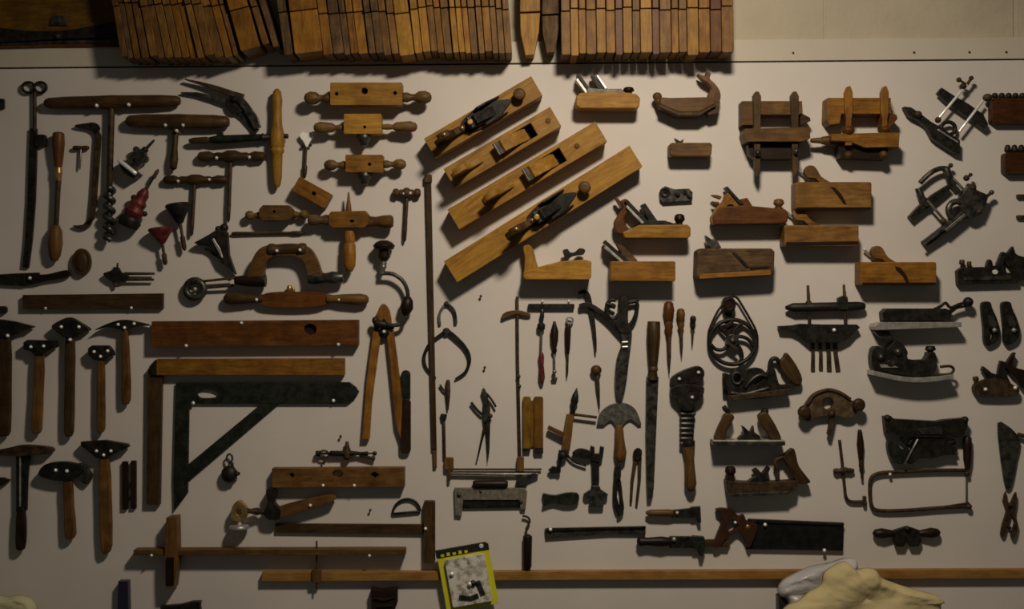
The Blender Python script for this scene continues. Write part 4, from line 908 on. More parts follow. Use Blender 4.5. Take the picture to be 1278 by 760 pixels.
for i, (x0, y0, x1, y1, w) in enumerate(((1015, 424, 1015.5, 463, 5), (1024.5, 424, 1025.5, 462, 5), (1034, 424, 1036, 463, 6), (1043, 420, 1047, 463, 6))):
    t = T('plow_cutter', ('leftmost', 'second from the left', 'third from the left', 'rightmost')[i] + ' of the four thin cutters hanging under the iron plow', 'cutter', 6, group='cutters under the iron plow')
    t.p('plow_cutter', RUST, bar([(x0, y0), ((x0 + x1) / 2 + (.5 if i < 3 else -1), (y0 + y1) / 2), (x1, y1)], [w * .8, w * .9, w], .5, 3)); t.end()
# BB
t = T('router_plane', 'bronze-brown arched router plane with a round knob at each end', 'plane', 14)
t.p('body', metal((.07, .045, .025), (.16, .11, .06), .4, .5, 'bronzed_iron'), P(sm([(1000, 514), (1006, 505), (1014, 494), (1024, 488), (1036, 486), (1048, 490), (1060, 498), (1068, 502), (1072, 510), (1066, 520), (1056, 522), (1046, 519), (1030, 519), (1018, 521), (1010, 526), (1002, 522)], 3), 3, 12, sm([(1026, 504), (1029, 497), (1036, 496), (1041, 502), (1039, 509), (1032, 511)], 3)))
t.p('arch_rim', RUST, TU(sm([(1008, 506, 12), (1016, 494, 12), (1028, 488, 12), (1038, 487, 12), (1050, 491, 12), (1062, 499, 12)], 3, False), 2.4))
t.p('knob', dark(), LA((1003, 514, 8), (1003, 514, 22), [(0, 6), (.3, 5), (.6, 8.5), (.9, 7), (1, 4)])); t.p('knob', dark(), LA((1071, 505, 8), (1071, 505, 22), [(0, 6), (.3, 5), (.6, 8.5), (.9, 7), (1, 4)]))
t.p('cutter', RUST, bar([(1040, 516), (1038, 530), (1035, 543)], [6, 5, 4], 6, 14), SP(1038, 516, 13, 5)); t.end()
# CC wheel
t = T('wheel_drill', 'dark spoked wheel with a loop of belt running over a smaller hub above it', 'wheel', 14)
t.p('belt', black(), TU([(p[0], p[1], 9) for p in sm([(905, 378), (911, 371), (920, 371), (927, 381), (937, 398), (945, 414), (946, 430), (938, 445), (924, 455), (908, 455), (894, 446), (886, 432), (885, 416), (890, 402), (897, 388)], 3)], 1.6, 8, closed=True))
t.p('rim', IRON, TO(915, 427, 9, 29, 28, 2.8, 36))
t.p('spoke', IRON, TU(sm([(914, 424, 9), (922, 420, 9), (934, 423, 9), (942, 434, 9)], 3, False), 2.4)); t.p('spoke', IRON, TU(sm([(914, 426, 9), (924, 434, 9), (927, 446, 9), (922, 455, 9)], 3, False), 2.4))
t.p('spoke', IRON, TU(sm([(914, 426, 9), (904, 436, 9), (894, 436, 9), (888, 430, 9)], 3, False), 2.4)); t.p('spoke', IRON, TU(sm([(914, 424, 9), (904, 414, 9), (898, 406, 9), (900, 402, 9)], 3, False), 2.4)); t.p('spoke', IRON, TU(sm([(914, 424, 9), (918, 412, 9), (926, 404, 9), (932, 404, 9)], 3, False), 2.4))
t.p('hub', GUN, E(914, 425, 8, 8, 5, 15), SP(914, 425, 16, 4)); t.p('upper_hub', black(), E(910, 380, 8.5, 10, 3, 15), TO(910, 380, 15, 6, 7, 1.6)); t.p('bracket', IRON, bar([(909, 384), (911, 400), (914, 420)], [8, 9, 7], 3, 8), bar([(906, 408), (916, 402)], 5, 8, 12))
t.p('crank', RUST, bar([(908, 428), (920, 436)], 4, 15, 18)); t.end()
# DD
t = T('pipe_wrench', 'large wrench with black iron jaws, coiled threads and a wooden handle', 'wrench', 14)
t.p('jaw', IRON, P(sm([(837, 474), (846, 466), (862, 459), (873, 457), (879, 463), (878, 472), (868, 478), (852, 480), (840, 482)], 2), 3, 14)); t.p('lower_jaw', IRON, P(sm([(838, 484), (850, 480), (868, 480), (879, 484), (876, 496), (868, 502), (864, 512), (852, 512), (846, 502), (838, 494)], 2), 3, 15))
t.p('thread', GUN, *[LA((849, 517 + i * 6.2, 9), (869 - i * .8, 517 + i * 6.2, 9), [(0, 2), (.1, 2.8), (.9, 2.8), (1, 2)], 8) for i in range(7)]); t.p('shank', IRON, P([(850, 508), (868, 508), (866, 560), (853, 560)], 3, 10))
t.p('handle', brown(90), LA((860, 554, 10), (863, 614, 10), [(0, 7), (.05, 8), (.3, 6), (.55, 6.5), (.85, 7.5), (.97, 5), (1, 3)])); t.p('collar', IRON, LA((860, 550, 10), (860, 558, 10), [(0, 8), (1, 8)])); t.end()
screws('the large pipe wrench', [(848, 473), (872, 465), (864, 496)], 16, 1.8)
# EE rasp
t = T('large_rasp', 'long upright steel rasp with a thick dark wooden handle, left of the wrench', 'rasp', 9)
t.p('handle', dark(90), LA((816, 401, 9), (815, 459, 9), [(0, 7), (.02, 8), (.35, 8.5), (.8, 6.5), (1, 5)])); t.p('ferrule', RUST, LA((815, 457, 9), (815, 474, 9), [(0, 5.5), (.3, 6.5), (.4, 5), (1, 6.5)]))
t.p('blade', GUN, P([(807, 470), (822, 470), (819, 540), (816, 610), (813, 622), (808, 622), (807, 600), (806, 540)], 4, 10)); t.end()
# FF awls
for lab, x, y0, y1, r, m, sl in (('tallest of three wooden-handled awls right of the rasp, round orange head', 834.5, 376, 466, 7.2, red(90), 1), ('middle of the three awls, with a smaller rounded head', 849.5, 385, 445, 5.6, brown(90), 1.5), ('shortest and darkest of the three awls', 865, 394, 431, 4, black(90), -1)):
    t = T('awl', lab, 'awl', 8)
    h = y1 - y0
    t.p('handle', m, LA((x, y0, 8), (x + sl * .4, y0 + h * .5, 8), [(0, r * .4), (.06, r * .8), (.25, r), (.5, r * .75), (.56, r * .5), (.7, r * .75), (.8, r * .6), (1, r * .42)]))
    t.p('shaft', RUST, LA((x + sl * .4, y0 + h * .46, 8), (x + sl, y1, 8), [(0, r * .42), (.6, r * .32), (1, .3)])); t.end()

# ================================================================== centre small tools
t = T('outside_calipers', 'large round bow calipers curving behind the long upright rod', 'calipers', 5)
t.p('leg', IRON, bar(sm([(558, 413), (546, 421), (535, 431), (529, 446), (532, 460), (544, 472)], 4, False), [5, 5, 5, 4.6, 4.6, 4.6, 4.4, 4.4, 4.4, 4.2, 4.2, 4.2, 4, 4, 4, 3.6, 3.2, 3, 3, 2.4, 2], .5, 3.5))
t.p('leg', IRON, bar(sm([(558, 413), (570, 423), (581, 435), (586, 449), (581, 464), (568, 473)], 4, False), [6, 6, 6, 6, 6, 5.6, 5.6, 5.2, 5, 5, 5, 4.6, 4.4, 4.4, 4, 4, 3.6, 3.4, 3, 2.4, 2], 2, 5)); t.p('rivet', GUN, LA((557, 414, 1), (557, 414, 7), [(0, 5), (.6, 5), (1, 3)])); t.end()
t = T('inside_calipers', 'small hinged calipers with curled tips above the large bow calipers', 'calipers', 4)
t.p('leg', STEEL, bar(sm([(557, 378), (551, 386), (548, 395), (549, 406)], 3, False), 3.4, 1, 4)); t.p('leg', GUN, bar(sm([(557, 378), (565, 385), (568, 393), (569, 404)], 3, False), 3.8, 2, 5)); t.p('rivet', RUST, LA((557, 379, 1), (557, 379, 6), [(0, 3.2), (.7, 3.2), (1, 1.5)])); t.end()
t = T('spring_tool', 'small forked brown tool hanging just below the bow calipers', 'tool', 5)
t.p('shaft', RUST, LA((559, 474, 4), (559, 512, 4), [(0, 2), (.1, 2.8), (.4, 3.2), (.6, 2.6), (1, 1)])); t.p('fork', RUST, TU(sm([(549, 480, 4), (553, 486, 4), (558, 490, 4)], 3, False), 1.4)); t.end()
t = T('thin_awl', 'thin pin-headed awl below the forked tool, right of the long rod', 'awl', 4)
t.p('head', IRON, P([(550, 516), (558, 517), (557, 523), (554, 526), (551, 523)], 2, 6)); t.p('shaft', RUST, TU([(554, 520, 4), (555, 572, 4)], 1.7)); t.end()
t = T('wing_compass', 'dark steel wing compass with an open pair of legs and side arc, centre', 'compass', 6)
t.p('leg', IRON, P([(606, 520), (604, 528), (600, 548), (596, 568), (594, 576), (596, 576), (603, 548), (608, 532)], 2, 5)); t.p('leg', IRON, P([(608, 516), (612, 522), (611, 560), (609, 578), (608, 560), (606, 530)], 3, 6))
t.p('joint', GUN, P(sm([(601, 488), (604, 484), (607, 490), (610, 500), (612, 512), (610, 524), (604, 526), (603, 510), (604, 498)], 2), 2, 8)); t.p('wing', IRON, TU(sm([(588, 502, 5), (594, 510, 5), (602, 518, 5)], 3, False), 1.7)); t.p('arm', GUN, TU(sm([(606, 490, 6), (613, 498, 6), (619, 508, 6)], 3, False), 1.5)); t.p('set_screw', RUST, SP(612, 519, 7, 3)); t.end()
t = T('folding_rule', 'pair of yellowish wooden rule sticks standing side by side', 'rule', 6)
t.p('arm', wood((.36, .22, .07), (.22, .12, .035), 90, .5), RR(652.5, 495, 662.5, 563, 1, 6, 3)); t.p('arm', wood((.30, .15, .05), (.18, .085, .03), 90, .5), RR(666, 495, 678, 566, 1, 6, 3)); t.p('web', wood((.36, .22, .07), (.22, .12, .035), 90, .5), R(662, 500, 667, 558, 1, 3.5)); t.p('tip', IRON, R(653, 559, 662, 563, 5, 7), R(667, 558, 678, 566, 5, 7), label='dark metal tips'); t.end()
t = T('long_t_rod', 'long thin upright rod with an arched crosspiece near its top', 'rod', 5)
t.p('rod', RUST, TU([(645.5, 370, 4), (646, 450, 4), (649, 585, 4)], 1.9)); t.p('crosspiece', brown(), P(sm([(626, 394), (632, 389), (645, 387), (656, 389), (663, 393), (656, 394), (645, 392), (634, 395), (627, 398)], 2), 2, 7)); t.p('collar', RUST, SP(647, 470, 5, 2.8), SP(648, 482, 5, 2.6)); t.end()
t = T('beam_compass', 'long thin double-barred gauge with two sliding heads, above the iron l-shaped gauge', 'gauge', 6)
t.p('bar', RUST, TU([(560, 586, 4), (676, 586, 4)], 1.3)); t.p('bar', STEEL, TU([(560, 591, 5), (620, 592, 5), (672, 592, 5)], 1.9)); t.p('head', brown(90), RR(555, 571, 566, 586, 1, 8, 2), TU([(561, 584, 6), (561, 600, 6)], 2)); t.p('head', brown(90), RR(645, 570, 654, 588, 1, 8, 2)); t.p('clamp', GUN, P([(644, 600), (650, 594), (668, 590), (672, 593), (660, 598), (656, 606), (644, 606)], 2, 8)); t.end()
t = T('wooden_dowel', 'short loose black handle above the grey l-shaped gauge', 'handle', 6)
t.p('wooden_dowel', black(), LA((590, 604, 6), (634, 604, 6), [(0, 3), (.03, 4.2), (.1, 4.8), (.9, 4.8), (.97, 4), (1, 3)])); t.end()
t = T('iron_gauge', 'grey corroded iron gauge shaped like a wide bracket, above the yellow packet', 'gauge', 6)
t.p('frame', metal((.13, .12, .09), (.24, .22, .17), .3, .6, 'grey_corroded', 90), P([(567, 609), (655, 609), (658, 614), (656, 636), (650, 636), (648, 624), (578, 624), (576, 644), (568, 643)], 1, 6))
t.p('opening_shade', IRON, P([(576, 624), (649, 624), (649, 634), (578, 635)], 1, 4), label='black fill for the shaded opening'); t.p('rivet', GUN, SP(573, 617, 6, 3), SP(650, 626, 6, 2.6), SP(600, 613, 6, 2)); t.end()  # black sheet fills the opening, its shade put into the colour
t = T('small_brush', 'small black-handled hook tool hanging right of the yellow packet', 'tool', 7)
t.p('hook', RUST, TU(sm([(652, 644, 5), (659, 646, 5), (661, 652, 5), (657, 660, 5), (657, 669, 5)], 3, False), 1.4)); t.p('handle', black(90), LA((658.5, 667, 7), (658, 711, 7), [(0, 3), (.05, 5.8), (.9, 5.4), (1, 3.6)])); t.end()
# NN bar + hanging tools
t = T('iron_bar', 'slim black bar fixed across the top of the small hanging screwdrivers', 'bar', 6)
t.p('iron_bar', IRON, RR(659, 379, 717, 385, 2, 7, 1.5)); t.end()
screws('the slim black bar', [(677, 376), (710, 376)], 8, 1.8)
t = T('screwdriver', 'thin screwdriver with a dark red lower handle, hanging under the black bar', 'screwdriver', 7)
t.p('handle', MAROON, LA((675.5, 440, 6), (676.5, 479, 6), [(0, 2.4), (.15, 3.6), (.4, 2.8), (.8, 4), (1, 2)])); t.p('shaft', STEEL, TU([(677, 386, 6), (675, 442, 6)], 1.4)); t.p('collar', IRON, LA((677, 388, 6), (675, 412, 6), [(0, 2), (.3, 3), (.6, 2), (.7, 5), (.95, 5), (1, 2)])); t.end()
t = T('screwdriver', 'short black spindle-shaped screwdriver between two thinner ones', 'screwdriver', 7)
t.p('handle', black(90), LA((692, 401, 6), (692, 442, 6), [(0, 1.6), (.1, 2.5), (.3, 5), (.6, 4.6), (.8, 2.6), (.9, 3.4), (1, 1.6)])); t.p('shaft', STEEL, TU([(692, 440, 6), (692, 466, 6)], 1.2), SP(692, 464, 6, 2.8)); t.p('tip', RUST, P([(688, 471), (696, 471), (695, 475), (689, 475)], 3, 6)); t.end()
t = T('bradawl', 'slim black bradawl with a small pale ring on top, right of the spindle screwdriver', 'awl', 6)
t.p('handle', black(90), LA((709, 404, 6), (708.5, 442, 6), [(0, 3), (.2, 3.8), (.8, 3), (1, 2)])); t.p('ring', NICK, TO(711, 400, 6, 4, 4, 1.2), label='pale ring'); t.p('shaft', RUST, LA((708.5, 440, 6), (708, 471, 6), [(0, 1.6), (.8, 1.2), (1, .4)])); t.end()
t = T('curved_pick', 'curved black iron pick with a drooping thin point, left of the shears', 'pick', 10)
t.p('pick', IRON, bar(sm([(722, 366), (730, 364), (735, 372), (738, 388), (741, 405), (743, 424), (744, 440)], 3, False), [3, 4, 5, 5.5, 6, 6, 6, 5.6, 5.6, 5.2, 5, 5, 4.6, 4.4, 4, 3.6, 3, 2.4, 1.6], 3, 8)); t.end()
t = T('tin_snips', 'large curved iron snips with two looped handles, hanging in the centre', 'snips', 12)
t.p('arm', IRON, bar(sm([(723, 382), (733, 380), (745, 386), (758, 396), (770, 408), (780, 418)], 3, False), [4, 5, 5.5, 6, 6, 6, 6, 6, 6.4, 6.8, 7, 7.4, 8, 8.4, 9, 9.4], 4, 11))
t.p('handle_loop', IRON, TO(765, 386, 9, 8, 12, 2.6, 20, 60, 330), TU([(756, 378, 10), (768, 384, 10)], 2.4)); t.p('handle_loop', IRON, TU(sm([(784, 378, 9), (795, 377, 9), (794, 392, 9), (788, 404, 9), (780, 408, 9)], 3, False), 2.6), TU([(784, 376, 9), (798, 374, 9)], 2))
t.p('centre', IRON, P(sm([(772, 376), (778, 370), (784, 374), (784, 388), (784, 402), (788, 414), (776, 416), (768, 406), (772, 392)], 3), 3, 13))
t.p('blade', GUN, P(sm([(776, 410), (788, 412), (788, 428), (785, 450), (782, 476), (776, 497), (770, 492), (768, 470), (770, 448), (776, 430)], 3), 4, 12)); t.p('pivot', NICK, RB(780, 427, 8, 2.4, 5, 12, 14), RB(780, 433, 8, 2.4, 5, 12, 14), bev=.8); t.end()
t = T('scratch_awl', 'small ball-headed awl hanging point down above the half-moon knife', 'awl', 7)
t.p('head', dark(), SP(744, 462, 7, 7, 6.5, 5)); t.p('shaft', RUST, LA((745, 466, 6), (748.5, 511, 6), [(0, 2.6), (.4, 2.4), (1, .4)])); t.end()
t = T('half_moon_knife', 'half-moon leather knife with a broad curved blade and wooden handle', 'knife', 7)
t.p('blade', metal((.07, .07, .06), (.17, .165, .145), .5, .5, 'mottled_steel', 90), P(sm([(745, 531), (748, 518), (757, 508), (770, 503), (783, 504), (794, 512), (801, 530)], 4, False) + sm([(797, 531), (788, 524), (781, 527), (776, 535), (770, 535), (763, 525), (754, 531)], 3, False), 2, 5))
t.p('handle', brown(90), LA((772.5, 530, 7), (774.5, 577, 7), [(0, 4.5), (.1, 5), (.4, 6), (.75, 8), (.93, 6.5), (1, 3)])); t.end()
t = T('folding_gauge', 'wooden-bodied tool with thin splayed arms and a pointed tip, left of the half-moon knife', 'tool', 9)
t.p('body', brown(80), P([(707, 517), (716, 516), (714, 542), (711, 562), (701, 562), (703, 540)], 4, 11)); t.p('point', IRON, LA((714, 517, 8), (720, 484, 8), [(0, 3.6), (.3, 3), (.5, 5), (.7, 4), (1, .4)])); t.p('arm', RUST, TU([(714, 517, 8), (745, 521, 8)], 1.8)); t.p('peg', brown(-25), bar([(684, 533), (704, 543)], [5, 6], 6, 11)); t.p('foot', IRON, TU([(700, 562, 7), (697, 590, 7)], 2.6), SP(702, 568, 9, 6, 5, 4), P([(684, 587), (690, 582), (700, 584), (700, 590), (688, 591)], 4, 8))
t.p('arm', IRON, P(sm([(714, 566), (722, 560), (732, 561), (740, 566), (736, 572), (722, 571)], 3), 4, 9), TU(sm([(706, 566, 5), (716, 576, 5), (732, 582, 5)], 3, False), 1.5)); t.end()
t = T('alligator_wrench', 'dark double-ended wrench standing upright with a small anchor-shaped foot', 'wrench', 7)
t.p('shank', IRON, P([(738, 572), (748, 572), (748, 600), (747, 612), (739, 612), (739, 600)], 2, 7)); t.p('jaw', IRON, P([(737, 556), (742, 558), (742, 566), (748, 566), (749, 557), (754, 558), (752, 572), (746, 577), (738, 574)], 2, 9))
t.p('foot', GUN, P([(738, 606), (748, 606), (750, 611), (759, 617), (757, 621), (747, 619), (749, 624), (754, 628), (753, 632), (736, 632), (735, 628), (740, 624), (741, 619), (731, 621), (728, 617), (737, 611)], 2, 9)); t.end()
t = T('pliers', 'narrow closed black pliers right of the anchor-footed wrench', 'pliers', 6)
t.p('jaw', IRON, P(sm([(767, 583), (772, 581), (775, 586), (774, 600), (768, 602), (766, 594)], 2), 2, 8)); t.p('handle', IRON, P(sm([(766, 598), (771, 600), (770, 620), (774, 636), (769, 640), (765, 626), (765, 610)], 2), 2, 7)); t.p('handle', IRON, P(sm([(770, 598), (775, 600), (777, 620), (779, 634), (776, 642), (770, 644), (773, 630), (773, 612)], 2), 3, 8)); t.end()
t = T('spring_dividers', 'small slender dark dividers with two straight legs beside the rasp blade', 'dividers', 5)
t.p('hinge', IRON, P(sm([(791, 563), (796, 559), (801, 562), (800, 572), (794, 574), (790, 570)], 2), 2, 7)); t.p('leg', RUST, P([(791, 570), (796, 572), (791, 600), (789, 628), (786, 627), (787, 600)], 2, 5)); t.p('leg', RUST, P([(796, 572), (801, 570), (800, 600), (796, 631), (793, 630), (796, 600)], 2, 5)); t.end()
t = T('small_wrench', 'stubby greenish black wrench left of the anchor-footed wrench', 'wrench', 6)
t.p('small_wrench', GREEN, P(sm([(677, 616), (684, 617), (694, 618), (706, 615), (720, 615), (723, 622), (718, 629), (704, 630), (692, 627), (684, 629), (677, 631), (679, 624)], 2), 2, 8)); t.end()
t = T('thin_rule', 'long narrow dark metal rule lying level above the bottom batten', 'rule', 6)
t.p('rule', GUN, P([(680, 660), (806, 657), (806, 667), (760, 667), (681, 672)], 1, 5)); t.p('edge', IRON, P([(682, 659), (806, 656.5), (806, 659), (682, 663)], 4, 7)); t.end()
screws('the long narrow rule', [(687, 661)], 8, 1.8)
t = T('monkey_wrench', 'small brown and green wrench lying level above the larger black one', 'wrench', 8)
t.p('handle', brown(), LA((806, 640, 8), (840, 640, 8), [(0, 2), (.15, 4), (.8, 4.5), (1, 4)])); t.p('shank', GREEN, P([(838, 637), (866, 634), (866, 646), (838, 646)], 3, 8)); t.p('jaw', IRON, P([(862, 633), (874, 632), (875, 652), (871, 652), (869, 645), (862, 645)], 3, 10)); t.p('screw_thread', NICK, SP(845, 640, 9, 2.6)); t.end()
t = T('monkey_wrench', 'larger black wrench lying level, touching the saw handle', 'wrench', 10)
t.p('handle', black(), LA((795, 676, 9), (838, 676, 9), [(0, 3), (.08, 6), (.3, 5), (.7, 6.5), (1, 5)])); t.p('shank', IRON, P([(836, 670), (862, 670), (870, 673), (870, 684), (836, 684)], 3, 10)); t.p('jaw', GREEN, P([(864, 669), (879, 670), (880, 682), (877, 694), (873, 694), (871, 684), (864, 684)], 3, 12)); t.p('knurl', NICK, SP(841, 673, 11, 3)); t.end()
# saw
t = T('back_saw', 'short square black back saw with a carved reddish handle at left', 'saw', 9)
t.p('blade', metal((.006, .007, .007), (.014, .015, .014), .2, .4, 'black_blade'), P([(930, 650), (1054, 655), (1053, 688), (932, 686)], 3, 6)); t.p('spine', IRON, P([(934, 648), (1054, 653), (1054, 656), (934, 652)], 2, 8))
t.p('handle', wood((.10, .045, .05), (.05, .02, .02), 70), P(sm([(893, 636), (902, 634), (914, 637), (922, 644), (928, 642), (932, 650), (944, 654), (942, 668), (934, 684), (928, 670), (920, 662), (912, 668), (904, 674), (898, 682), (890, 682), (896, 664), (901, 650), (898, 641)], 3), 3, 11, sm([(911, 664), (906, 660), (910, 650), (916, 648), (921, 656)], 3)), bev=1.5)
t.p('handle_foot', dark(), P([(876, 674), (900, 673), (912, 674), (908, 683), (880, 682)], 4, 9)); t.p('saw_nut', BRASS, LA((933, 657, 8), (933, 657, 12), [(0, 3), (.7, 3), (1, 1.5)])); t.end()
screws('the black back saw', [(918, 652), (955, 655), (1029, 687)], 9, 1.9)
# coping saw etc
t = T('coping_saw', 'thin u-shaped coping saw frame with a dark upright handle at right', 'saw', 6)
t.p('frame', RUST, TU(sm([(1206, 587, 5), (1170, 587, 5), (1120, 589, 5), (1096, 591, 5), (1087, 598, 5), (1086, 614, 5), (1088, 630, 5), (1096, 637, 5), (1130, 637, 5), (1170, 634, 5), (1210, 632, 5)], 4, False), 2.3)); t.p('blade', STEEL, R(1205.5, 592, 1207, 632, 4, 6)); t.p('stiffener', RUST, TU([(1150, 637, 5), (1210, 628, 5)], 1.5))
t.p('handle', black(90), LA((1207, 544, 7), (1207, 586, 7), [(0, 3), (.06, 5), (.3, 5.5), (.7, 5), (.85, 4), (1, 3)])); t.p('clamp', RUST, SP(1207, 591, 6, 3.5), SP(1209, 632, 6, 4)); t.end()
screws('the coping saw', [(1111, 592)], 8, 1.6)
t = T('fret_clamp', 'small thin bent l-shaped clamp left of the coping saw', 'clamp', 5)
t.p('frame', RUST, TU(sm([(1048, 549, 4), (1051, 575, 4), (1054, 605, 4), (1056, 620, 4), (1062, 626, 4), (1078, 626, 4)], 4, False), 2)); t.p('screw_post', RUST, LA((1040, 588, 5), (1066, 587, 5), [(0, 2), (.1, 3.8), (.3, 3), (.4, 4.4), (.6, 2.6), (.8, 3.4), (1, 2)])); t.p('foot', RUST, RR(1077, 619, 1081, 631, 2, 7, 1.5), SP(1055, 586, 6, 3.4)); t.end()
t = T('screwdriver', 'slim black screwdriver upright between the bent clamp and the coping saw', 'screwdriver', 6)
t.p('handle', black(90), LA((1073, 536, 6), (1074.5, 574, 6), [(0, 2), (.1, 3), (.5, 4.6), (.8, 3.6), (1, 3)])); t.p('shaft', RUST, LA((1074.5, 572, 6), (1076, 598, 6), [(0, 2.6), (.4, 3.4), (.5, 2), (1, 1.6)])); t.end()
# combination iron plane low right
t = T('combination_plane', 'wide black iron plane frame with crossed braces, above the coping saw', 'plane', 16)
t.p('fence', IRON, P([(1104, 520), (1112, 519), (1116, 523), (1170, 526), (1180, 524), (1203, 522), (1208, 521), (1208, 530), (1202, 546), (1140, 546), (1106, 540)], 3, 16)); t.p('corner_knob', IRON, SP(1108, 522, 14, 4.5), SP(1205, 524, 14, 4.5))
t.p('plate', GUN, P([(1144, 535), (1176, 532), (1176, 542), (1150, 542)], 16, 17.5)); t.p('body', IRON, P([(1144, 546), (1176, 546), (1184, 552), (1192, 560), (1194, 568), (1180, 568), (1165, 572), (1150, 572), (1138, 580), (1132, 578), (1140, 562)], 4, 14))
t.p('rear_wing', GREEN, P(sm([(1110, 551), (1118, 554), (1130, 562), (1136, 560), (1134, 572), (1126, 580), (1116, 576), (1110, 564)], 3), 3, 13)); t.p('brace_rod', STEEL, TU([(1129, 580, 15), (1146, 548, 15)], 1.5)); t.p('hook', IRON, TU(sm([(1126, 547, 10), (1132, 552, 10), (1136, 556, 10), (1140, 550, 10)], 3, False), 2.2)); t.p('stop_pin', IRON, LA((1178, 556, 10), (1194, 552, 10), [(0, 3), (.5, 3), (1, 4)]), LA((1180, 563, 10), (1196, 561, 10), [(0, 2.5), (1, 3)])); t.end()
t = T('pointing_trowel', 'large pointed dark trowel blade hanging at the right edge', 'trowel', 7)
t.p('blade', GUN, P(sm([(1246, 528), (1256, 530), (1268, 540), (1274, 552), (1270, 572), (1266, 594), (1262, 608), (1256, 610), (1252, 590), (1248, 560)], 2), 3, 6)); t.p('tang', RUST, TU([(1270, 542, 7), (1292, 548, 9)], 2.6)); t.end()
t = T('nippers', 'small open iron nippers hanging point up beneath the trowel', 'nippers', 6)
t.p('arm', RUST, P(sm([(1256, 613), (1252, 626), (1256, 638), (1252, 652), (1249, 668), (1254, 669), (1258, 654), (1262, 640), (1258, 628)], 2), 2, 6)); t.p('arm', RUST, P(sm([(1268, 614), (1262, 626), (1261, 640), (1266, 652), (1261, 669), (1266, 670), (1270, 654), (1266, 640), (1268, 626)], 2), 3, 8)); t.p('link', RUST, TU([(1252, 652, 5), (1262, 660, 5)], 2), SP(1260, 630, 7, 3.4)); t.end()
t = T('iron_spokeshave', 'small black iron spokeshave with two oval handles, above the yellow sheet', 'spokeshave', 9)
t.p('body', IRON, P([(1116, 662), (1126, 659), (1132, 657), (1140, 659), (1148, 662), (1150, 675), (1146, 682), (1136, 682), (1132, 674), (1128, 682), (1118, 682), (1116, 674)], 3, 10)); t.p('handle', black(), LA((1118, 666, 7), (1090, 666, 7), [(0, 3), (.2, 4.5), (.6, 6.6), (.9, 5), (1, 2)])); t.p('handle', black(), LA((1146, 666, 7), (1174, 665, 7), [(0, 3), (.2, 4.5), (.6, 6.6), (.9, 5), (1, 2)])); t.p('nut', IRON, SP(1132, 660, 10, 4)); t.end()
# ================================================================== things in front at the bottom
def flat_mat(name, c, rough=.5):  # plain single-colour material, no glow
    m, nt, b = nodes(name); b.inputs['Base Color'].default_value = (*c, 1); b.inputs['Roughness'].default_value = rough; return m
YEL = flat_mat('yellow_card', (.62, .60, .03)); BLK = flat_mat('black_card', (.012, .012, .012)); 
def label_mat():
    m, nt, b = nodes('clear_pack'); L = nt.links
    tc = N(nt, 'ShaderNodeTexCoord'); n = N(nt, 'ShaderNodeTexNoise', Scale=48.0, Detail=3.0, Roughness=.7); L.new(tc.outputs['Object'], n.inputs['Vector'])
    r = N(nt, 'ShaderNodeValToRGB'); r.color_ramp.elements[0].position = .36; r.color_ramp.elements[0].color = (.24, .22, .17, 1); r.color_ramp.elements[1].position = .56; r.color_ramp.elements[1].color = (.72, .68, .62, 1)
    L.new(n.outputs[0], r.inputs[0]); L.new(r.outputs[0], b.inputs['Base Color']); b.inputs['Roughness'].default_value = .12
    bp = N(nt, 'ShaderNodeBump', Strength=.5, Distance=.002); L.new(n.outputs[0], bp.inputs['Height']); L.new(bp.outputs[0], b.inputs['Normal'])
    return m
t = T('hardware_packet', 'tilted yellow packet with a black header and clear window hanging on the bottom batten', 'packet', 22)
t.xf = (583, 721, 10)
t.p('card', YEL, R(-33, -30, 33, 40, 14, 16)); t.p('header', BLK, P([(-34, -39), (30, -39), (33, -36), (33, -29), (-34, -29)], 13.5, 17), label='black header strip')
t.p('header_print', YEL, *[R(-28 + i * 7.5, -33 - (i % 2), -24 + i * 7.5, -30, 17, 17.3) for i in range(5)], label='small yellow marks on the header', bev=0)
t.p('window', label_mat(), P(rr(-24, -26, 26, 34, 2, 2), 16, 22), label='clear bubble with grey metal parts inside')
t.p('contents', GUN, bar([(-14, 22), (0, 26), (10, 24)], 6, 22, 23.5), bar([(12, 6), (16, 24)], 6, 22, 24), SP(6, 8, 22, 4)); t.p('bright_part', BRITE, SP(2, 8, 23.5, 3), SP(-18, -8, 22.5, 3)); t.p('hang_hole', BRITE, LA((24, -35, 16), (24, -35, 18), [(0, 3), (1, 2.6)])); t.end()
t = T('black_clamp', 'black ribbed clamp end rising from the bottom edge left of the yellow packet', 'clamp', 12)
t.p('head', black(), P([(463, 734), (476, 737), (496, 734), (496, 752), (488, 770), (468, 800), (464, 770)], 2, 14)); t.p('rib', IRON, bar([(466, 746), (480, 748), (494, 744)], 3, 14, 16), bar([(470, 756), (490, 755)], 3, 14, 16)); t.end()
t = T('blue_handle', 'dark navy upright bar rising from the bottom edge at left', 'bar', 10)
t.p('blue_handle', flat_mat('navy', (.016, .014, .035), .4), P([(148, 725), (160, 725), (162, 810), (146, 810)], 1, 12)); t.end()
t = T('iron_tool', 'low black iron tool just showing at the bottom edge, under the panel gauge', 'tool', 10)
t.p('iron_tool', IRON, P([(200, 757), (224, 755), (232, 753), (240, 751), (250, 751), (249, 757), (256, 800), (196, 800)], 1, 10)); t.end()
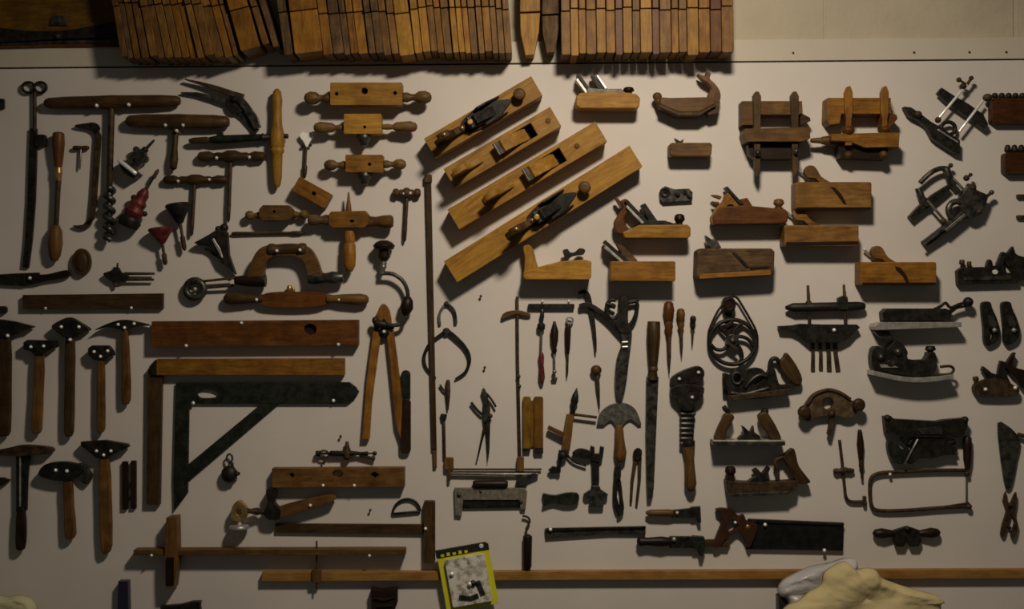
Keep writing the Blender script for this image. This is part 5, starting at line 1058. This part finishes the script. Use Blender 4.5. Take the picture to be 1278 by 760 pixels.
# crumpled sheets in front at the bottom
def crumple(pts, z0, z1, amp, seed, step=5, top=None):
    """thick crumpled heap: a relief over an outline, closed behind"""
    random.seed(seed)
    xs = [p[0] for p in pts]; ys = [p[1] for p in pts]; x0, x1, y0, y1 = min(xs), max(xs), min(ys), max(ys)
    def inside(x, y):
        c = False; j = len(pts) - 1
        for i in range(len(pts)):
            if (pts[i][1] > y) != (pts[j][1] > y) and x < (pts[j][0] - pts[i][0]) * (y - pts[i][1]) / (pts[j][1] - pts[i][1]) + pts[i][0]: c = not c
            j = i
        return c
    from mathutils import noise
    cx, cy = sum(xs) / len(xs), sum(ys) / len(ys)
    rings = 16; n = len(pts); vs = []; fs = []
    for r in range(rings):
        f = r / (rings - 1)
        for i in range(n):
            x = pts[i][0] * (1 - f) + cx * f; y = pts[i][1] * (1 - f) + cy * f
            q = Vector((x * .022 + seed, y * .03, 0)); nz = noise.noise(q) * 1.0 + abs(noise.noise(q * 2.1)) * .55 * min(1, (1 - f) * 2) + noise.noise(q * 4) * .35 * (1 - f) + noise.noise(q * 9) * .14 * (1 - f)
            e = min(1, f * 5) ** .5
            vs.append((x, y, z0 + (z1 - z0) * e + amp * nz * e))
    for r in range(rings - 1):
        for i in range(n): fs.append([r * n + i, r * n + (i + 1) % n, (r + 1) * n + (i + 1) % n, (r + 1) * n + i])
    c = len(vs); vs.append((cx, cy, z1)); 
    for i in range(n): fs.append([(rings - 1) * n + i, (rings - 1) * n + (i + 1) % n, c])
    b0 = len(vs); vs += [(p[0], p[1], z0 - 8) for p in pts]
    for i in range(n): fs.append([i, (i + 1) % n, b0 + (i + 1) % n, b0 + i])
    fs.append([b0 + i for i in range(n)])
    return vs, fs, [True] * (len(fs) - 1) + [False]
FOAM = paint('yellow_foam', (.68, .565, .29), .9, 26, .85, .3); FILM = paint('milky_film', (.66, .63, .64), 1.0, 30, .25, .45)
t = T('foam_sheet', 'crumpled pale yellow foam sheet heaped at the bottom edge, lower right', 'foam sheet', 60)
out = sm([(1000, 753), (1012, 743), (1028, 733), (1032, 718), (1046, 708), (1060, 704), (1072, 714), (1084, 712), (1096, 714), (1104, 724), (1124, 732), (1150, 740), (1172, 746), (1182, 754), (1178, 764), (1200, 830), (1080, 840), (960, 830), (978, 768)], 5)
t.p('foam_sheet', FOAM, crumple(out, 52, 64, 7, 3), bev=0); t.end()
t = T('plastic_bag', 'crinkled milky plastic film behind the yellow foam, bottom right', 'plastic bag', 44)
out = sm([(976, 738), (984, 728), (1000, 720), (1018, 712), (1040, 708), (1060, 702), (1074, 704), (1076, 716), (1070, 740), (1040, 790), (996, 800), (988, 756), (978, 748)], 5)
t.p('plastic_bag', FILM, crumple(out, 26, 36, 8, 11), bev=0); t.end()
t = T('black_bracket', 'small black post end beside the plastic film at the bottom right', 'bracket', 24)
t.p('black_bracket', BLK, P([(972, 745), (986, 740), (990, 750), (984, 762), (990, 830), (974, 830)], 6, 24)); t.end()
t = T('paper_bag', 'crumpled whitish yellow paper corner at the bottom left edge', 'paper', 40)
out = sm([(-30, 750), (0, 750), (14, 748), (26, 750), (34, 756), (38, 770), (30, 810), (-30, 810)], 4)
t.p('paper_bag', paint('cream_paper', (.60, .56, .34), .4, 70, .7, .3), crumple(out, 24, 34, 5, 5), bev=0); t.end()
# small marks and pegs left in the board
pg = [(602, 464), (571, 368), (462, 637), (376, 562), (1003, 480), (426, 544), (645, 640), (630, 640)]
for i, (x, y) in enumerate(((605, 459), (462, 637), (425, 545), (600, 370))):
    t = T('nail', 'small rusty empty nail sticking out of the board %s' % ('right of the bow calipers', 'left of the half-round frame', 'above the black marking gauge', 'right of the small hinged calipers')[i], 'nail', 5)
    t.p('nail', RUST, LA((x, y, 0), (x, y - .5, 6), [(0, 1), (.8, 1), (.81, 1.8), (1, 1.4)], 8), bev=0); t.end()

# ================================================================== light and camera
w = bpy.data.worlds.new('world'); SC.world = w; w.use_nodes = True
bg = w.node_tree.nodes['Background']; bg.inputs[0].default_value = (1.0, .95, .80, 1); bg.inputs[1].default_value = AMB
def pos(x, y, z): return Vector(((x - CX) * S, -z * S, (CY - y) * S))
ld = bpy.data.lights.new('ceiling_lamp', 'AREA'); ld.shape = 'DISK'; ld.size = LSIZE; ld.energy = PW; ld.color = (1.0, .86, .68)
lo = bpy.data.objects.new('ceiling_lamp', ld); COL.objects.link(lo); lo.location = pos(*LAMP)
lo.rotation_euler = (pos(*AIM) - lo.location).to_track_quat('-Z', 'Y').to_euler()
cd = bpy.data.cameras.new('camera'); co = bpy.data.objects.new('camera', cd); COL.objects.link(co)
co.location = (0, -DC * S, 0); co.rotation_euler = (math.radians(90), 0, 0)
cd.sensor_width = 36; cd.lens = 36 * DC / 1278; cd.clip_start = .05
SC.camera = co
cd.dof.use_dof = True; cd.dof.focus_distance = 2.6; cd.dof.aperture_fstop = 3.4
SC.view_settings.view_transform = 'Standard'; SC.view_settings.look = 'None'; SC.view_settings.gamma = 1; SC.view_settings.exposure = EXPO
SC.view_settings.use_curve_mapping = False
